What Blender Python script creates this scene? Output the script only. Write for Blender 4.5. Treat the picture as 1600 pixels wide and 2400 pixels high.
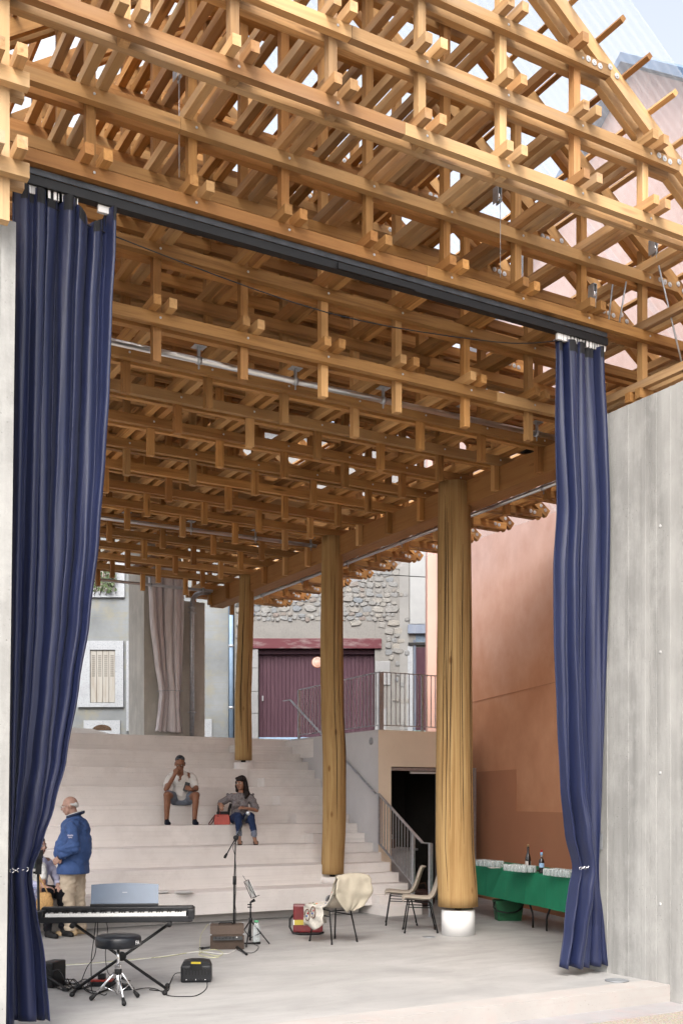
import bpy, bmesh, math, random
from mathutils import Vector, Matrix, noise
random.seed(7)
PI = math.pi
for o in list(bpy.data.objects): bpy.data.objects.remove(o)
SC = bpy.context.scene
COL = SC.collection
# ------------------------------------------------------------------ camera, sky, sun, exposure
YAW, FPX, HOR, EYE = 0.5185, 2521.67, 1876.26, 1.74     # looking direction, focal length in photo pixels, horizon row, eye height above the stage
cam = bpy.data.cameras.new('camera'); camo = bpy.data.objects.new('camera', cam); COL.objects.link(camo)
camo.location = (0, 0, EYE); camo.rotation_euler = (PI/2, 0, -YAW)
cam.sensor_fit = 'HORIZONTAL'; cam.sensor_width = 36; cam.lens = 36*FPX/1600
cam.shift_y = (HOR-1200)/1600; cam.clip_start = 0.1; cam.clip_end = 3000
SC.camera = camo
SUN_EL, SUN_AZ = math.radians(48), math.radians(216)     # azimuth clockwise from +Y
w = bpy.data.worlds.new('World'); SC.world = w; w.use_nodes = True
nt = w.node_tree; nt.nodes.clear()
sky = nt.nodes.new('ShaderNodeTexSky'); sky.sky_type = 'NISHITA'; sky.sun_disc = False
sky.sun_elevation = SUN_EL; sky.sun_rotation = SUN_AZ; sky.dust_density = 6.0; sky.air_density = 1.0; sky.ozone_density = 1.0
hs = nt.nodes.new('ShaderNodeHueSaturation'); hs.inputs['Saturation'].default_value = 0.38
bg = nt.nodes.new('ShaderNodeBackground'); bg.inputs[1].default_value = 0.15
wo = nt.nodes.new('ShaderNodeOutputWorld')
nt.links.new(sky.outputs[0], hs.inputs['Color']); nt.links.new(hs.outputs[0], bg.inputs[0]); nt.links.new(bg.outputs[0], wo.inputs[0])
sl = bpy.data.lights.new('sun', 'SUN'); sl.energy = 0.5; sl.angle = math.radians(20); sl.color = (1, .93, .82)
so = bpy.data.objects.new('sun', sl); COL.objects.link(so)
sd = Vector((math.sin(SUN_AZ)*math.cos(SUN_EL), math.cos(SUN_AZ)*math.cos(SUN_EL), math.sin(SUN_EL)))
so.rotation_euler = (-sd).to_track_quat('-Z', 'Y').to_euler()
SC.view_settings.view_transform = 'Standard'; SC.view_settings.look = 'None'
SC.view_settings.exposure = 1.55; SC.view_settings.gamma = 1
SC.cycles.max_bounces = 5; SC.cycles.diffuse_bounces = 3; SC.cycles.glossy_bounces = 2; SC.cycles.transmission_bounces = 4; SC.cycles.transparent_max_bounces = 10
SC.cycles.debug_use_spatial_splits = True; SC.cycles.use_denoising = True; SC.cycles.denoising_prefilter = 'ACCURATE'; SC.cycles.use_adaptive_sampling = True; SC.cycles.adaptive_threshold = 0.03
SC.cycles.caustics_reflective = False; SC.cycles.caustics_refractive = False

# ------------------------------------------------------------------ helpers
SN, CS = math.sin(YAW), math.cos(YAW)
def fr(r, d, z=0.0):                 # right / forward of the camera axis -> world
    return Vector((r*CS + d*SN, -r*SN + d*CS, z))
def at(px, py, d):                   # photo pixel at a given distance -> world
    return fr((px-800)/FPX*d, d, EYE + (HOR-py)/FPX*d)
def on(px, py, z=0.0):               # photo pixel on a level surface -> world
    d = (EYE-z)*FPX/(py-HOR); return fr((px-800)/FPX*d, d, z)
def onY(px, py, Y):                  # photo pixel on the plane y=Y
    a = (px-800)/FPX; d = Y/(CS-a*SN); return at(px, py, d)

def thing(name, label, cat, loc=(0,0,0), rz=0.0, group=None, kind=None):
    o = bpy.data.objects.new(name, None); COL.objects.link(o)
    o.location = loc; o.rotation_euler = (0,0,rz); o.empty_display_size = .1
    o['label'] = label; o['category'] = cat
    if group: o['group'] = group
    o['kind'] = kind or 'thing'
    return o
def tag(o, label, cat, group=None):
    o['label'] = label; o['category'] = cat; o['kind'] = 'thing'
    if group: o['group'] = group
    return o
def wm(o):
    L = Matrix.LocRotScale(o.location, o.rotation_euler, None)
    return wm(o.parent) @ o.matrix_parent_inverse @ L if o.parent else L
def link(name, me, mat=None, parent=None, loc=None, rot=None, local=False):
    o = bpy.data.objects.new(name, me); COL.objects.link(o)
    if mat is not None and len(me.materials) == 0:
        for m in (mat if isinstance(mat, (list, tuple)) else [mat]): me.materials.append(m)
    if loc is not None: o.location = loc
    if rot is not None: o.rotation_euler = rot
    if parent is not None:
        o.parent = parent
        if not local:
            o.matrix_parent_inverse = wm(parent).inverted()      # parts are built in world coordinates
    return o
def struct(o): o['kind'] = 'structure'; return o
def copy_tree(root, **kw):
    r = root.copy(); COL.objects.link(r)
    for c in root.children:
        d = c.copy(); COL.objects.link(d); d.parent = r
        for g in c.children:
            e = g.copy(); COL.objects.link(e); e.parent = d
    for k, v in kw.items():
        if k in ('location', 'rotation_euler'): setattr(r, k, v)
        else: r[k] = v
    return r

class MB:
    """collects shapes into one mesh"""
    def __init__(s): s.v = []; s.f = []; s.m = []; s.mi = 0; s.sm = []
    def add(s, vs, fs, smooth=False):
        b = len(s.v); s.v += [tuple(p) for p in vs]
        for f in fs: s.f.append(tuple(i+b for i in f)); s.m.append(s.mi); s.sm.append(smooth)
    def box(s, x0, x1, y0, y1, z0, z1, M=None):
        vs = [Vector(p) for p in ((x0,y0,z0),(x1,y0,z0),(x1,y1,z0),(x0,y1,z0),(x0,y0,z1),(x1,y0,z1),(x1,y1,z1),(x0,y1,z1))]
        if M: vs = [M @ p for p in vs]
        s.add(vs, ((0,3,2,1),(4,5,6,7),(0,1,5,4),(1,2,6,5),(2,3,7,6),(3,0,4,7)))
    def cbox(s, x0, x1, y0, y1, z0, z1, c=.01, M=None):
        """box with chamfered edges"""
        bm = bmesh.new(); bmesh.ops.create_cube(bm, size=1)
        for v in bm.verts:
            v.co = Vector(((x0+x1)/2 + v.co.x*(x1-x0), (y0+y1)/2 + v.co.y*(y1-y0), (z0+z1)/2 + v.co.z*(z1-z0)))
        bmesh.ops.bevel(bm, geom=bm.edges[:], offset=c, segments=2, affect='EDGES', profile=.6)
        bm.verts.index_update()
        s.add([(M @ v.co) if M else v.co for v in bm.verts], [[v.index for v in f.verts] for f in bm.faces]); bm.free()
    def beam(s, p0, p1, w, h, up=Vector((0,0,1))):
        p0, p1 = Vector(p0), Vector(p1); d = (p1-p0); L = d.length; d.normalize()
        if abs(d.dot(up)) > .99: up = Vector((1,0,0))
        r = d.cross(up).normalized(); u = r.cross(d)
        vs = []
        for q in (p0, p1):
            for a, b in ((-1,-1),(1,-1),(1,1),(-1,1)): vs.append(q + r*(a*w/2) + u*(b*h/2))
        s.add(vs, ((0,1,2,3),(7,6,5,4),(0,4,5,1),(1,5,6,2),(2,6,7,3),(3,7,4,0)))
    def tube(s, pts, r, n=8, cap=True, smooth=True):
        pts = [Vector(p) for p in pts]; rs = r if isinstance(r, (list, tuple)) else [r]*len(pts)
        rings = []; N = None
        for i, p in enumerate(pts):
            d = (pts[min(i+1, len(pts)-1)] - pts[max(i-1, 0)])
            if d.length < 1e-9: d = Vector((0,0,1))
            d.normalize()
            if N is None:
                N = d.orthogonal().normalized()
            else:
                N = (N - d*N.dot(d))
                N = N.normalized() if N.length > 1e-6 else d.orthogonal().normalized()
            B = d.cross(N)
            rings.append([p + (N*math.cos(t*2*PI/n) + B*math.sin(t*2*PI/n))*rs[i] for t in range(n)])
        vs = [q for R in rings for q in R]; fs = []
        for i in range(len(rings)-1):
            for t in range(n):
                fs.append((i*n+t, i*n+(t+1) % n, (i+1)*n+(t+1) % n, (i+1)*n+t))
        if cap:
            fs.append(tuple(range(n-1, -1, -1))); fs.append(tuple((len(rings)-1)*n+t for t in range(n)))
        s.add(vs, fs, smooth)
    def lathe(s, prof, n=20, c=(0,0,0), M=None, smooth=True, cap=True):
        vs = []; fs = []
        for (r, z) in prof:
            for t in range(n):
                p = Vector((c[0]+r*math.cos(t*2*PI/n), c[1]+r*math.sin(t*2*PI/n), c[2]+z)); vs.append(M @ p if M else p)
        for i in range(len(prof)-1):
            for t in range(n): fs.append((i*n+t, i*n+(t+1) % n, (i+1)*n+(t+1) % n, (i+1)*n+t))
        if cap:
            fs.append(tuple(range(n-1, -1, -1))); fs.append(tuple((len(prof)-1)*n+t for t in range(n)))
        s.add(vs, fs, smooth)
    def prism(s, poly, a, b, axis='y', M=None):
        """polygon (u,v) extruded from a to b along axis"""
        n = len(poly)
        def P(u, v, t): return Vector({'y': (u, t, v), 'x': (t, u, v), 'z': (u, v, t)}[axis])
        vs = [P(u, v, a) for u, v in poly] + [P(u, v, b) for u, v in poly]
        if M: vs = [M @ p for p in vs]
        s.add(vs, [tuple(range(n-1, -1, -1)), tuple(range(n, 2*n))] + [(i, (i+1) % n, n+(i+1) % n, n+i) for i in range(n)])
    def mesh(s, name, mats=None):
        me = bpy.data.meshes.new(name); me.from_pydata(s.v, [], s.f)
        for m in (mats if isinstance(mats, (list, tuple)) else [mats] if mats else []): me.materials.append(m)
        me.polygons.foreach_set('material_index', s.m); me.polygons.foreach_set('use_smooth', s.sm); me.update()
        bm = bmesh.new(); bm.from_mesh(me); bmesh.ops.recalc_face_normals(bm, faces=bm.faces); bm.to_mesh(me); bm.free()
        return me
    def build(s, name, mat, parent=None, local=False, loc=None, rot=None):
        return link(name, s.mesh(name, mat), None, parent, loc, rot, local)

_box_cache = {}
def bar(name, p0, p1, w, h, mat, parent, up=Vector((0,0,1)), key=None):
    """timber of section w x h along p0-p1, local X along the grain; alike pieces share a mesh"""
    p0, p1 = Vector(p0), Vector(p1); d = p1-p0; L = d.length; d.normalize()
    if abs(d.dot(up)) > .99: up = Vector((0,1,0))
    y = up.cross(d).normalized(); z = d.cross(y)
    k = (round(L,3), round(w,4), round(h,4), mat.name)
    if 1:                                             # one mesh each: renders faster than hundreds of instances
        m = MB(); m.box(-L/2, L/2, -w/2, w/2, -h/2, h/2); _box_cache[k] = m.mesh(name, mat)
    R = Matrix((d, y, z)).transposed()
    return link(name, _box_cache[k], None, parent, (p0+p1)/2, R.to_euler())
def box(name, x0, x1, y0, y1, z0, z1, mat, parent=None):
    c = Vector(((x0+x1)/2, (y0+y1)/2, (z0+z1)/2)); m = MB()
    m.box(x0-c.x, x1-c.x, y0-c.y, y1-c.y, z0-c.z, z1-c.z)
    return m.build(name, mat, parent, loc=c)

# ------------------------------------------------------------------ materials
class NT:
    def __init__(s, name, rough=.6, metal=0.0, spec=.4):
        s.m = bpy.data.materials.new(name); s.m.use_nodes = True; s.t = s.m.node_tree
        s.b = s.t.nodes['Principled BSDF']; s.b.inputs['Roughness'].default_value = rough; s.b.inputs['Metallic'].default_value = metal
        s.b.inputs['Specular IOR Level'].default_value = spec
    def n(s, typ, **kw):
        x = s.t.nodes.new(typ)
        for k, v in kw.items(): setattr(x, k, v)
        return x
    def l(s, a, b): s.t.links.new(a, b)
    def coord(s, scale=(1,1,1), kind='Object', rnd=0.0, rot=None):
        tc = s.n('ShaderNodeTexCoord'); mp = s.n('ShaderNodeMapping'); mp.inputs['Scale'].default_value = scale
        if rot: mp.inputs['Rotation'].default_value = rot
        src = tc.outputs[kind]
        if rnd:
            oi = s.n('ShaderNodeObjectInfo'); mu = s.n('ShaderNodeMath', operation='MULTIPLY'); mu.inputs[1].default_value = rnd
            s.l(oi.outputs['Random'], mu.inputs[0]); va = s.n('ShaderNodeVectorMath', operation='ADD'); cx = s.n('ShaderNodeCombineXYZ')
            for i in range(3): s.l(mu.outputs[0], cx.inputs[i])
            s.l(src, va.inputs[0]); s.l(cx.outputs[0], va.inputs[1]); src = va.outputs[0]
        s.l(src, mp.inputs['Vector']); return mp.outputs[0]
    def world(s, scale=(1,1,1)):
        g = s.n('ShaderNodeNewGeometry'); mp = s.n('ShaderNodeMapping'); mp.inputs['Scale'].default_value = scale
        s.l(g.outputs['Position'], mp.inputs['Vector']); return mp.outputs[0]
    def noise(s, vec, scale, detail=4, rough=.55, dist=0.0):
        x = s.n('ShaderNodeTexNoise'); x.inputs['Scale'].default_value = scale; x.inputs['Detail'].default_value = detail
        x.inputs['Roughness'].default_value = rough; x.inputs['Distortion'].default_value = dist; s.l(vec, x.inputs['Vector']); return x.outputs['Fac']
    def ramp(s, fac, stops):
        r = s.n('ShaderNodeValToRGB'); e = r.color_ramp.elements
        while len(e) < len(stops): e.new(.5)
        for q, (p, c) in zip(e, stops): q.position = p; q.color = (c[0], c[1], c[2], 1) if isinstance(c, (tuple, list)) else (c, c, c, 1)
        s.l(fac, r.inputs[0]); return r.outputs[0]
    def mix(s, fac, a, b, mode='MIX'):
        x = s.n('ShaderNodeMix', data_type='RGBA', blend_type=mode)
        for i, v in ((0, fac), (6, a), (7, b)):
            if isinstance(v, (int, float)): x.inputs[i].default_value = v
            elif isinstance(v, (tuple, list)): x.inputs[i].default_value = (*v[:3], 1)
            else: s.l(v, x.inputs[i])
        return x.outputs[2]
    def col(s, c):
        if isinstance(c, (tuple, list)): s.b.inputs['Base Color'].default_value = (*c[:3], 1)
        else: s.l(c, s.b.inputs['Base Color'])
        return s
    def bump(s, h, strength=.3, dist=.01):
        b = s.n('ShaderNodeBump'); b.inputs['Strength'].default_value = strength; b.inputs['Distance'].default_value = dist
        s.l(h, b.inputs['Height']); s.l(b.outputs[0], s.b.inputs['Normal']); return s
    def rnd(s, c, amt=.25):
        """vary brightness from one object to the next"""
        oi = s.n('ShaderNodeObjectInfo'); mr = s.n('ShaderNodeMapRange'); mr.inputs[3].default_value = 1-amt; mr.inputs[4].default_value = 1+amt
        s.l(oi.outputs['Random'], mr.inputs[0]); h = s.n('ShaderNodeHueSaturation'); s.l(mr.outputs[0], h.inputs['Value']); s.l(c, h.inputs['Color']); return h.outputs[0]

def plain(name, c, rough=.6, metal=0.0, var=.12, scale=6, bump=.1, spec=.4):
    t = NT(name, rough, metal, spec); v = t.coord(); n = t.noise(v, scale, 5)
    d = tuple(x*(1-var) for x in c); u = tuple(min(1, x*(1+var)) for x in c)
    t.col(t.ramp(n, [(.3, d), (.7, u)]))
    if bump: t.bump(t.noise(v, scale*8, 3), bump, .004)
    return t.m

def wood(name, a, b, knot, grey=None, rnd=.22):
    t = NT(name, .62, spec=.25)
    v = t.coord((1.2, 26, 26), rnd=37.0); g = t.noise(v, 1.0, 3, .62, .6)
    c = t.ramp(g, [(.28, a), (.5, b), (.72, tuple(x*1.18 for x in b))])
    v2 = t.coord((.7, 2.5, 2.5), rnd=11.0); big = t.noise(v2, 1.3, 2)
    c = t.mix(t.ramp(big, [(.35, 0.0), (.75, .55)]), c, tuple(x*.74 for x in a))
    v3 = t.coord((1.1, 7, 7), rnd=53.0); vo = t.n('ShaderNodeTexVoronoi'); vo.inputs['Scale'].default_value = 1.0; t.l(v3, vo.inputs['Vector'])
    c = t.mix(t.ramp(vo.outputs['Distance'], [(.06, .75), (.16, 0.0)]), c, knot)
    if grey:
        v4 = t.coord((.9, 5, 5), rnd=71.0); c = t.mix(t.ramp(t.noise(v4, 1.0, 2), [(.45, 0.0), (.75, .5)]), c, grey)
    oi = t.n('ShaderNodeObjectInfo'); mu = t.n('ShaderNodeMath', operation='MULTIPLY'); mu.inputs[1].default_value = 17.3; t.l(oi.outputs['Random'], mu.inputs[0]); fc = t.n('ShaderNodeMath', operation='FRACT'); t.l(mu.outputs[0], fc.inputs[0])
    c = t.mix(t.ramp(fc.outputs[0], [(.62, 0.0), (.95, .55)]), c, (.25,.105,.035)); c = t.mix(t.ramp(fc.outputs[0], [(.05, .4), (.3, 0.0)]), c, (.58,.39,.20))
    t.col(t.rnd(c, rnd)); t.bump(g, .3, .004)
    return t.m
M_WOOD = wood('fir_timber', (.29,.135,.042), (.45,.235,.080), (.09,.036,.013), rnd=.32)
M_WOODF = wood('weathered_fir_timber', (.33,.185,.080), (.49,.30,.140), (.14,.065,.028), (.33,.28,.225), rnd=.25)
M_BEAM = wood('main_beam_timber', (.33,.17,.06), (.46,.26,.095), (.14,.06,.02), rnd=.05)
# more materials
def concrete(name, c, streak=(5,5,.35), var=.2, holes=.5, rough=.85, bump=.35):
    t = NT(name, rough, spec=.2); v = t.world(streak); n = t.noise(v, 1.0, 6, .6); v2 = t.world(); n2 = t.noise(v2, 1.1, 5)
    k = t.ramp(n, [(.3, tuple(x*(1-var) for x in c)), (.55, c), (.75, tuple(min(1,x*(1+var*.6)) for x in c))])
    k = t.mix(t.ramp(n2, [(.4, 0.0), (.75, .8)]), k, tuple(x*.72 for x in c)); n5 = t.noise(t.world((1,1,.6)), 4.5, 6, .7); k = t.mix(t.ramp(n5, [(.46, 0.0), (.7, .55)]), k, tuple(min(1,x*1.25) for x in c))
    vo = t.n('ShaderNodeTexVoronoi'); vo.inputs['Scale'].default_value = 26; t.l(v2, vo.inputs['Vector'])
    n3 = t.noise(v2, 3.0, 2)
    h = t.mix(t.ramp(n3, [(.5, 0.0), (.62, 1.0)]), (1,1,1), t.ramp(vo.outputs['Distance'], [(.05, 0.0), (.16, 1.0)]))
    k = t.mix(holes, k, h, 'MULTIPLY'); t.col(k)
    t.bump(t.mix(.5, t.noise(v2, 60, 4), h), bump, .006); return t.m
M_CONC = concrete('board_marked_concrete', (.315,.313,.302), var=.34, bump=.6)
M_CONCB = concrete('back_pier_concrete', (.50,.475,.43), holes=.3)
def plaster(name, c, var=.1, scale=1.6, blot=None, bump=.15):
    t = NT(name, .9, spec=.15); v = t.world(); n = t.noise(v, scale, 7, .6); n2 = t.noise(v, 35, 4)
    k = t.ramp(n, [(.3, tuple(x*(1-var) for x in c)), (.7, tuple(min(1,x*(1+var)) for x in c))])
    if blot:
        k = t.mix(t.ramp(t.noise(v, scale*2.3, 6, .65), [(.5, 0.0), (.72, .8)]), k, blot); k = t.mix(t.ramp(t.noise(t.world((.5,.5,30)), 1.0, 4, .7), [(.52, 0.0), (.75, .6)]), k, tuple(x*.9 for x in blot)); k = t.mix(t.ramp(t.noise(v, 55, 2), [(.68,0.0),(.75,.5)]), k, tuple(x*.5 for x in blot))
    t.col(k); t.bump(n2, bump, .004); return t.m
M_STEP = plaster('white_concrete_steps', (.72,.675,.645), .09, 1.2, (.63,.58,.55), .3)
M_STEPB = plaster('stair_side_plaster', (.55,.53,.53), .06)
M_PEACH = plaster('peach_plaster', (.80,.68,.54), .06)
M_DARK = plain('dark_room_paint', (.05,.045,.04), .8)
def floor_mat():
    t = NT('polished_concrete_floor', .5, spec=.3); v = t.world((1,1.6,1)); a = t.noise(v, .9, 6, .6, .4); b = t.noise(t.world((2.2,9,1)), 1.0, 5, .6)
    k = t.ramp(a, [(.3, (.255,.250,.245)), (.55, (.335,.328,.32)), (.75, (.385,.378,.37))])
    k = t.mix(t.ramp(b, [(.45, 0.0), (.75, .45)]), k, (.22,.22,.222)); n = t.noise(t.world(), 14, 4)
    k = t.mix(t.ramp(n, [(.60, 0.0), (.72, .5)]), k, (.22,.215,.21)); n6 = t.noise(t.world(), 90, 2); k = t.mix(t.ramp(n6, [(.70,0.0),(.76,.6)]), k, (.12,.115,.11)); t.col(k)
    t.l(t.ramp(a, [(.3, .62), (.7, .42)]), t.b.inputs['Roughness']); t.bump(t.noise(t.world(), 40, 4), .08, .003); return t.m
M_FLOOR = floor_mat()
def gravel_mat():
    t = NT('exposed_aggregate', .9, spec=.15); v = t.world(); vo = t.n('ShaderNodeTexVoronoi'); vo.inputs['Scale'].default_value = 70; t.l(v, vo.inputs['Vector'])
    k = t.mix(.25, (.36,.32,.27), vo.outputs['Color'], 'SOFT_LIGHT'); k = t.mix(t.ramp(vo.outputs['Distance'], [(.3, 0.0), (.75, .6)]), k, (.14,.12,.10))
    t.col(k); t.bump(vo.outputs['Distance'], .6, .006); return t.m
M_GRAVEL = gravel_mat()
M_ORANGE = plaster('terracotta_render', (.43,.155,.065), .09, .7, (.40,.185,.10))
M_PINK = plaster('pale_pink_render', (.62,.40,.34), .08, .9)
M_ORANGE2 = plaster('terracotta_repair_patch', (.46,.205,.115), .06, .9)
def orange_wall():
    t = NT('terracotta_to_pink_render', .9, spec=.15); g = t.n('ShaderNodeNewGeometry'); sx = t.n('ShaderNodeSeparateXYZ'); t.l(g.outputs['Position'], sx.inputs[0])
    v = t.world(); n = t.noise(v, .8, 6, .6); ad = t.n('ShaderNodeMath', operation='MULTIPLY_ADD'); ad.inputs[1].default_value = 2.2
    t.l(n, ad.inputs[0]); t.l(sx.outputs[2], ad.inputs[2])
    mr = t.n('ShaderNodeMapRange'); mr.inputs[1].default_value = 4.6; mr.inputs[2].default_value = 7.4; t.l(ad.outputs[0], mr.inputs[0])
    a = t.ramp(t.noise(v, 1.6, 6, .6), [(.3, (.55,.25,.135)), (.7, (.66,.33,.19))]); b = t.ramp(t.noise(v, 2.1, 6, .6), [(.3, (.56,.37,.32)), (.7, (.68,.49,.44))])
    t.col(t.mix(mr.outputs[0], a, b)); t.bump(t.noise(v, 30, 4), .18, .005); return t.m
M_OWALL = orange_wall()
M_GALV = plain('galvanised_steel', (.42,.44,.47), .42, .75, .15, 20, .05)
M_ALU = plain('aluminium_tube', (.62,.62,.63), .28, .95, .05, 12, 0)
M_BLACK = plain('black_metal', (.0045,.0045,.0055), .55, 0, .2, 20, .03)
M_BLACKP = plain('black_plastic', (.0055,.006,.008), .45, 0, .2, 15, .05)
M_RUBBER = plain('black_rubber', (.0045,.0045,.005), .7, 0, .2, 20, .05)
M_CHROME = plain('chrome', (.75,.75,.76), .12, 1.0, .03, 10, 0)
M_WHITE = plain('white_paint', (.74,.73,.72), .55, 0, .04)
M_WASHER = plain('zinc_washer', (.52,.53,.55), .5, .15, .08, 30, 0)
M_ZINC = plain('blue_zinc_roof', (.16,.24,.36), .45, .4, .12, 3)

# ------------------------------------------------------------------ setting: ground, stage, terraces
def sheet(name, pts, z, mat):
    m = MB(); m.add([(x,y,z) for x,y in pts], [tuple(range(len(pts)))]); return struct(m.build(name, mat))
sheet('ground', [(-300,-300),(300,-300),(300,300),(-300,300)], -.164, M_GRAVEL)
struct(box('pavement', -12, 7.7, 6.90, 7.2595, -.40, -.156, plaster('apron_concrete', (.29,.28,.285), .1, 1.5, (.33,.27,.27))))
STAGE = struct(box('stage_floor', 1.2, 13.0, 7.40, 19.0, -.40, 0, M_FLOOR))
M_KERB = plaster('kerb_concrete', (.34,.32,.305), .08, 1.5, (.36,.31,.29))
KERB = struct(box('stage_kerb', 1.2, 7.70, 7.26, 7.553, -.39, .003, M_KERB))
struct(box('street', -30, 40, 20.55, 48, 2.4, 2.93, concrete('street_asphalt', (.22,.215,.21), (1,1,1))))

# seating steps (rising away) and the stair half steps along their right-hand end
ZS = [.447,.741,1.033,1.345,1.655,1.972,2.306,2.63,2.945]; YS = [14.05+.62*j for j in range(9)]
XR = lambda y: 9.21+.095*(y-14.05)
bl = thing('seating_steps', 'wide pale concrete seating steps filling the back of the covered stage', 'steps', (6, 14.05, 0))
def slab(name, xl, xr0, xr1, y0, y1, z0, z1, mat, parent, ch=.012):
    m = MB(); vs = []
    pr = [(y0, z0), (y0, z1-ch), (y0+ch, z1), (y1, z1), (y1, z0)]
    for x in ('l', 'r'):
        for y, z in pr: vs.append((xl if x == 'l' else xr0+(xr1-xr0)*(y-y0)/(y1-y0), y, z))
    m.add(vs, [(4,3,2,1,0), (5,6,7,8,9), (0,1,6,5), (1,2,7,6), (2,3,8,7), (3,4,9,8), (4,0,5,9)]); return m.build(name, mat, parent)
for j in range(9):
    y0 = YS[j]; y1 = YS[j+1] if j < 8 else 20.6
    x1 = XR(y0) if j else 8.55
    zb = .135 if j == 0 else 0.0
    slab('step', 1.75, x1, XR(y1) if j else 8.55, y0, y1+.2 if j < 8 else y1, zb, ZS[j], M_STEP, bl)
box('recessed_base', 1.75, 8.50, 14.35, 14.70, 0, .14, M_STEP, bl)
m = MB(); m.lathe([(.075,0),(.075,.012),(.05,.014),(.05,.006)], 20, M=Matrix.Translation(on(730,2103,.25)) @ Matrix.Rotation(PI/2,4,'X'))
o = m.build('round_outlet', plain('outlet_grey', (.2,.2,.21), .5), bl); o.location.y += 14.045-on(730,2103,.25).y
stair = thing('staircase', 'pale concrete stair with low steps beside the seating', 'stairs', (8.8, 14.0, 0))
slab('step', 8.552, XR(13.75), XR(14.4), 13.62, 14.6, 0, .165, M_STEP, stair, .012)
slab('step', 8.552, XR(13.85), XR(14.7), 13.84, 14.9, .166, .30, M_STEP, stair, .012)
slab('step', 8.552, XR(14.05), XR(14.9), 14.05, 14.9, .301, .447, M_STEP, stair, .012)
for j in range(8):
    yh = YS[j]+.31; zh = (ZS[j]+ZS[j+1])/2
    slab('step', 8.37, XR(yh)-.003, XR(YS[j+1])-.003, yh, YS[j+1]+.1, ZS[j]+.001, zh, M_STEP, stair, .012)
# plaster wall beside the stair, the store room under the upper terrace and the terrace
sw = thing('stair_wall', 'grey plaster wall beside the stair carrying the upper railing', 'wall', (9.3, 15.1, 0))
m = MB(); WY0, WY1 = 15.10, 19.0
m.add([(XR(WY0),WY0,0),(XR(WY1),WY1,0),(XR(WY1)+.25,WY1,0),(XR(WY0)+.25,WY0,0),(XR(WY0),WY0,2.905),(XR(WY1),WY1,2.945),(XR(WY1)+.25,WY1,2.945),(XR(WY0)+.25,WY0,2.905)],
      [(0,3,2,1),(4,5,6,7),(0,1,5,4),(1,2,6,5),(2,3,7,6),(3,0,4,7)]); m.build('wall_panel', M_STEPB, sw)
m = MB(); m.lathe([(.06,0),(.06,.01),(.02,.012)], 18, M=Matrix.Translation((XR(15.35)-.004,15.35,2.73)) @ Matrix.Rotation(-PI/2,4,'Y')); m.build('round_outlet', plain('outlet_grey_b', (.3,.3,.31), .5), sw)
sr = thing('store_room', 'peach plastered store room front with a dark open doorway', 'store room', (10.4, 15.1, 0))
x0 = XR(WY0)+.003
for (a,b,z0,z1) in ((x0+.25, 9.53, 0, 2.905), (9.531, 11.05, 2.30, 2.905)):
    box('front_wall', a, b, 15.098, 15.30, z0, z1, M_PEACH, sr)
box('front_wall', x0+.0, x0+.249, 15.094, 15.0985, 0, 2.905, M_PEACH, sr)
struct(box('terrace', XR(WY0)+.26, 11.05, 15.301, 20.56, 2.55, 2.90, M_STEP))
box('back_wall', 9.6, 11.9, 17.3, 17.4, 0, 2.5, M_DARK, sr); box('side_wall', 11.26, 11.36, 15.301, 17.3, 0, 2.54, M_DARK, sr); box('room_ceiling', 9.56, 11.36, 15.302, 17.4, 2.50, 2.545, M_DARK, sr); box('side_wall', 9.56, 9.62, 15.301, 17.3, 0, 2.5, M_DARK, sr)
box('lintel_track', 9.54, 11.22, 15.11, 15.16, 2.235, 2.285, M_GALV, sr); box('light_strip', 10.0, 10.9, 15.17, 15.21, 2.19, 2.228, M_WHITE, sr)
box('door_jamb', 11.20, 11.26, 15.03, 15.095, 0, 2.30, M_GALV, sr)
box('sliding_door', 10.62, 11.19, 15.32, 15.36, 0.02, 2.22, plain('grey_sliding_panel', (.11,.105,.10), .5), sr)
box('counter', 9.75, 10.45, 15.75, 16.3, 0, .86, plain('counter_front', (.45,.44,.45), .6), sr); box('counter_top', 9.70, 10.5, 15.70, 16.35, .862, .90, M_GALV, sr)

# ------------------------------------------------------------------ concrete walls either side of the opening
def board_wall(name, label, p0, ux, uy, L, T, z0, z1, seed, lean=0.0):
    """board-marked wall: face starts at p0 and runs along u, thickness to the other side"""
    rd = random.Random(seed); u = Vector((ux,uy,0)).normalized(); n = Vector((-u.y, u.x, 0))
    prof = []; x = 0; 
    while x < L:
        wd = rd.choice((.055,.07,.08,.09,.10,.12)); dp = rd.uniform(0,.009); e = min(x+wd, L)
        prof += [(x+.0015, dp), (e-.0015, dp)]
        if rd.random() < .45 and e < L: prof += [(e-.001, .012), (e+.001, .012)]
        x = e
    poly = prof + [(L, T), (0, T)]
    t = thing(name, label, 'wall', (p0[0], p0[1], z0)); m = MB()
    nb = len(poly); lv = [z0, z0+(z1-z0)*.34, z0+(z1-z0)*.67, z1]; vs = []
    for z in lv:
        for (a, d) in poly: vs.append(Vector((p0[0],p0[1],0)) + u*(a*(1) - lean*(z1-z)*(a > L*.5)) + n*d + Vector((0,0,z)))
    fs = [tuple(range(nb-1,-1,-1)), tuple(range(3*nb, 4*nb))]
    for q in range(3):
        for i in range(nb): fs.append((q*nb+i, q*nb+(i+1) % nb, (q+1)*nb+(i+1) % nb, (q+1)*nb+i))
    m.add(vs, fs); m.build('wall_body', M_CONC, t); return t
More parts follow.
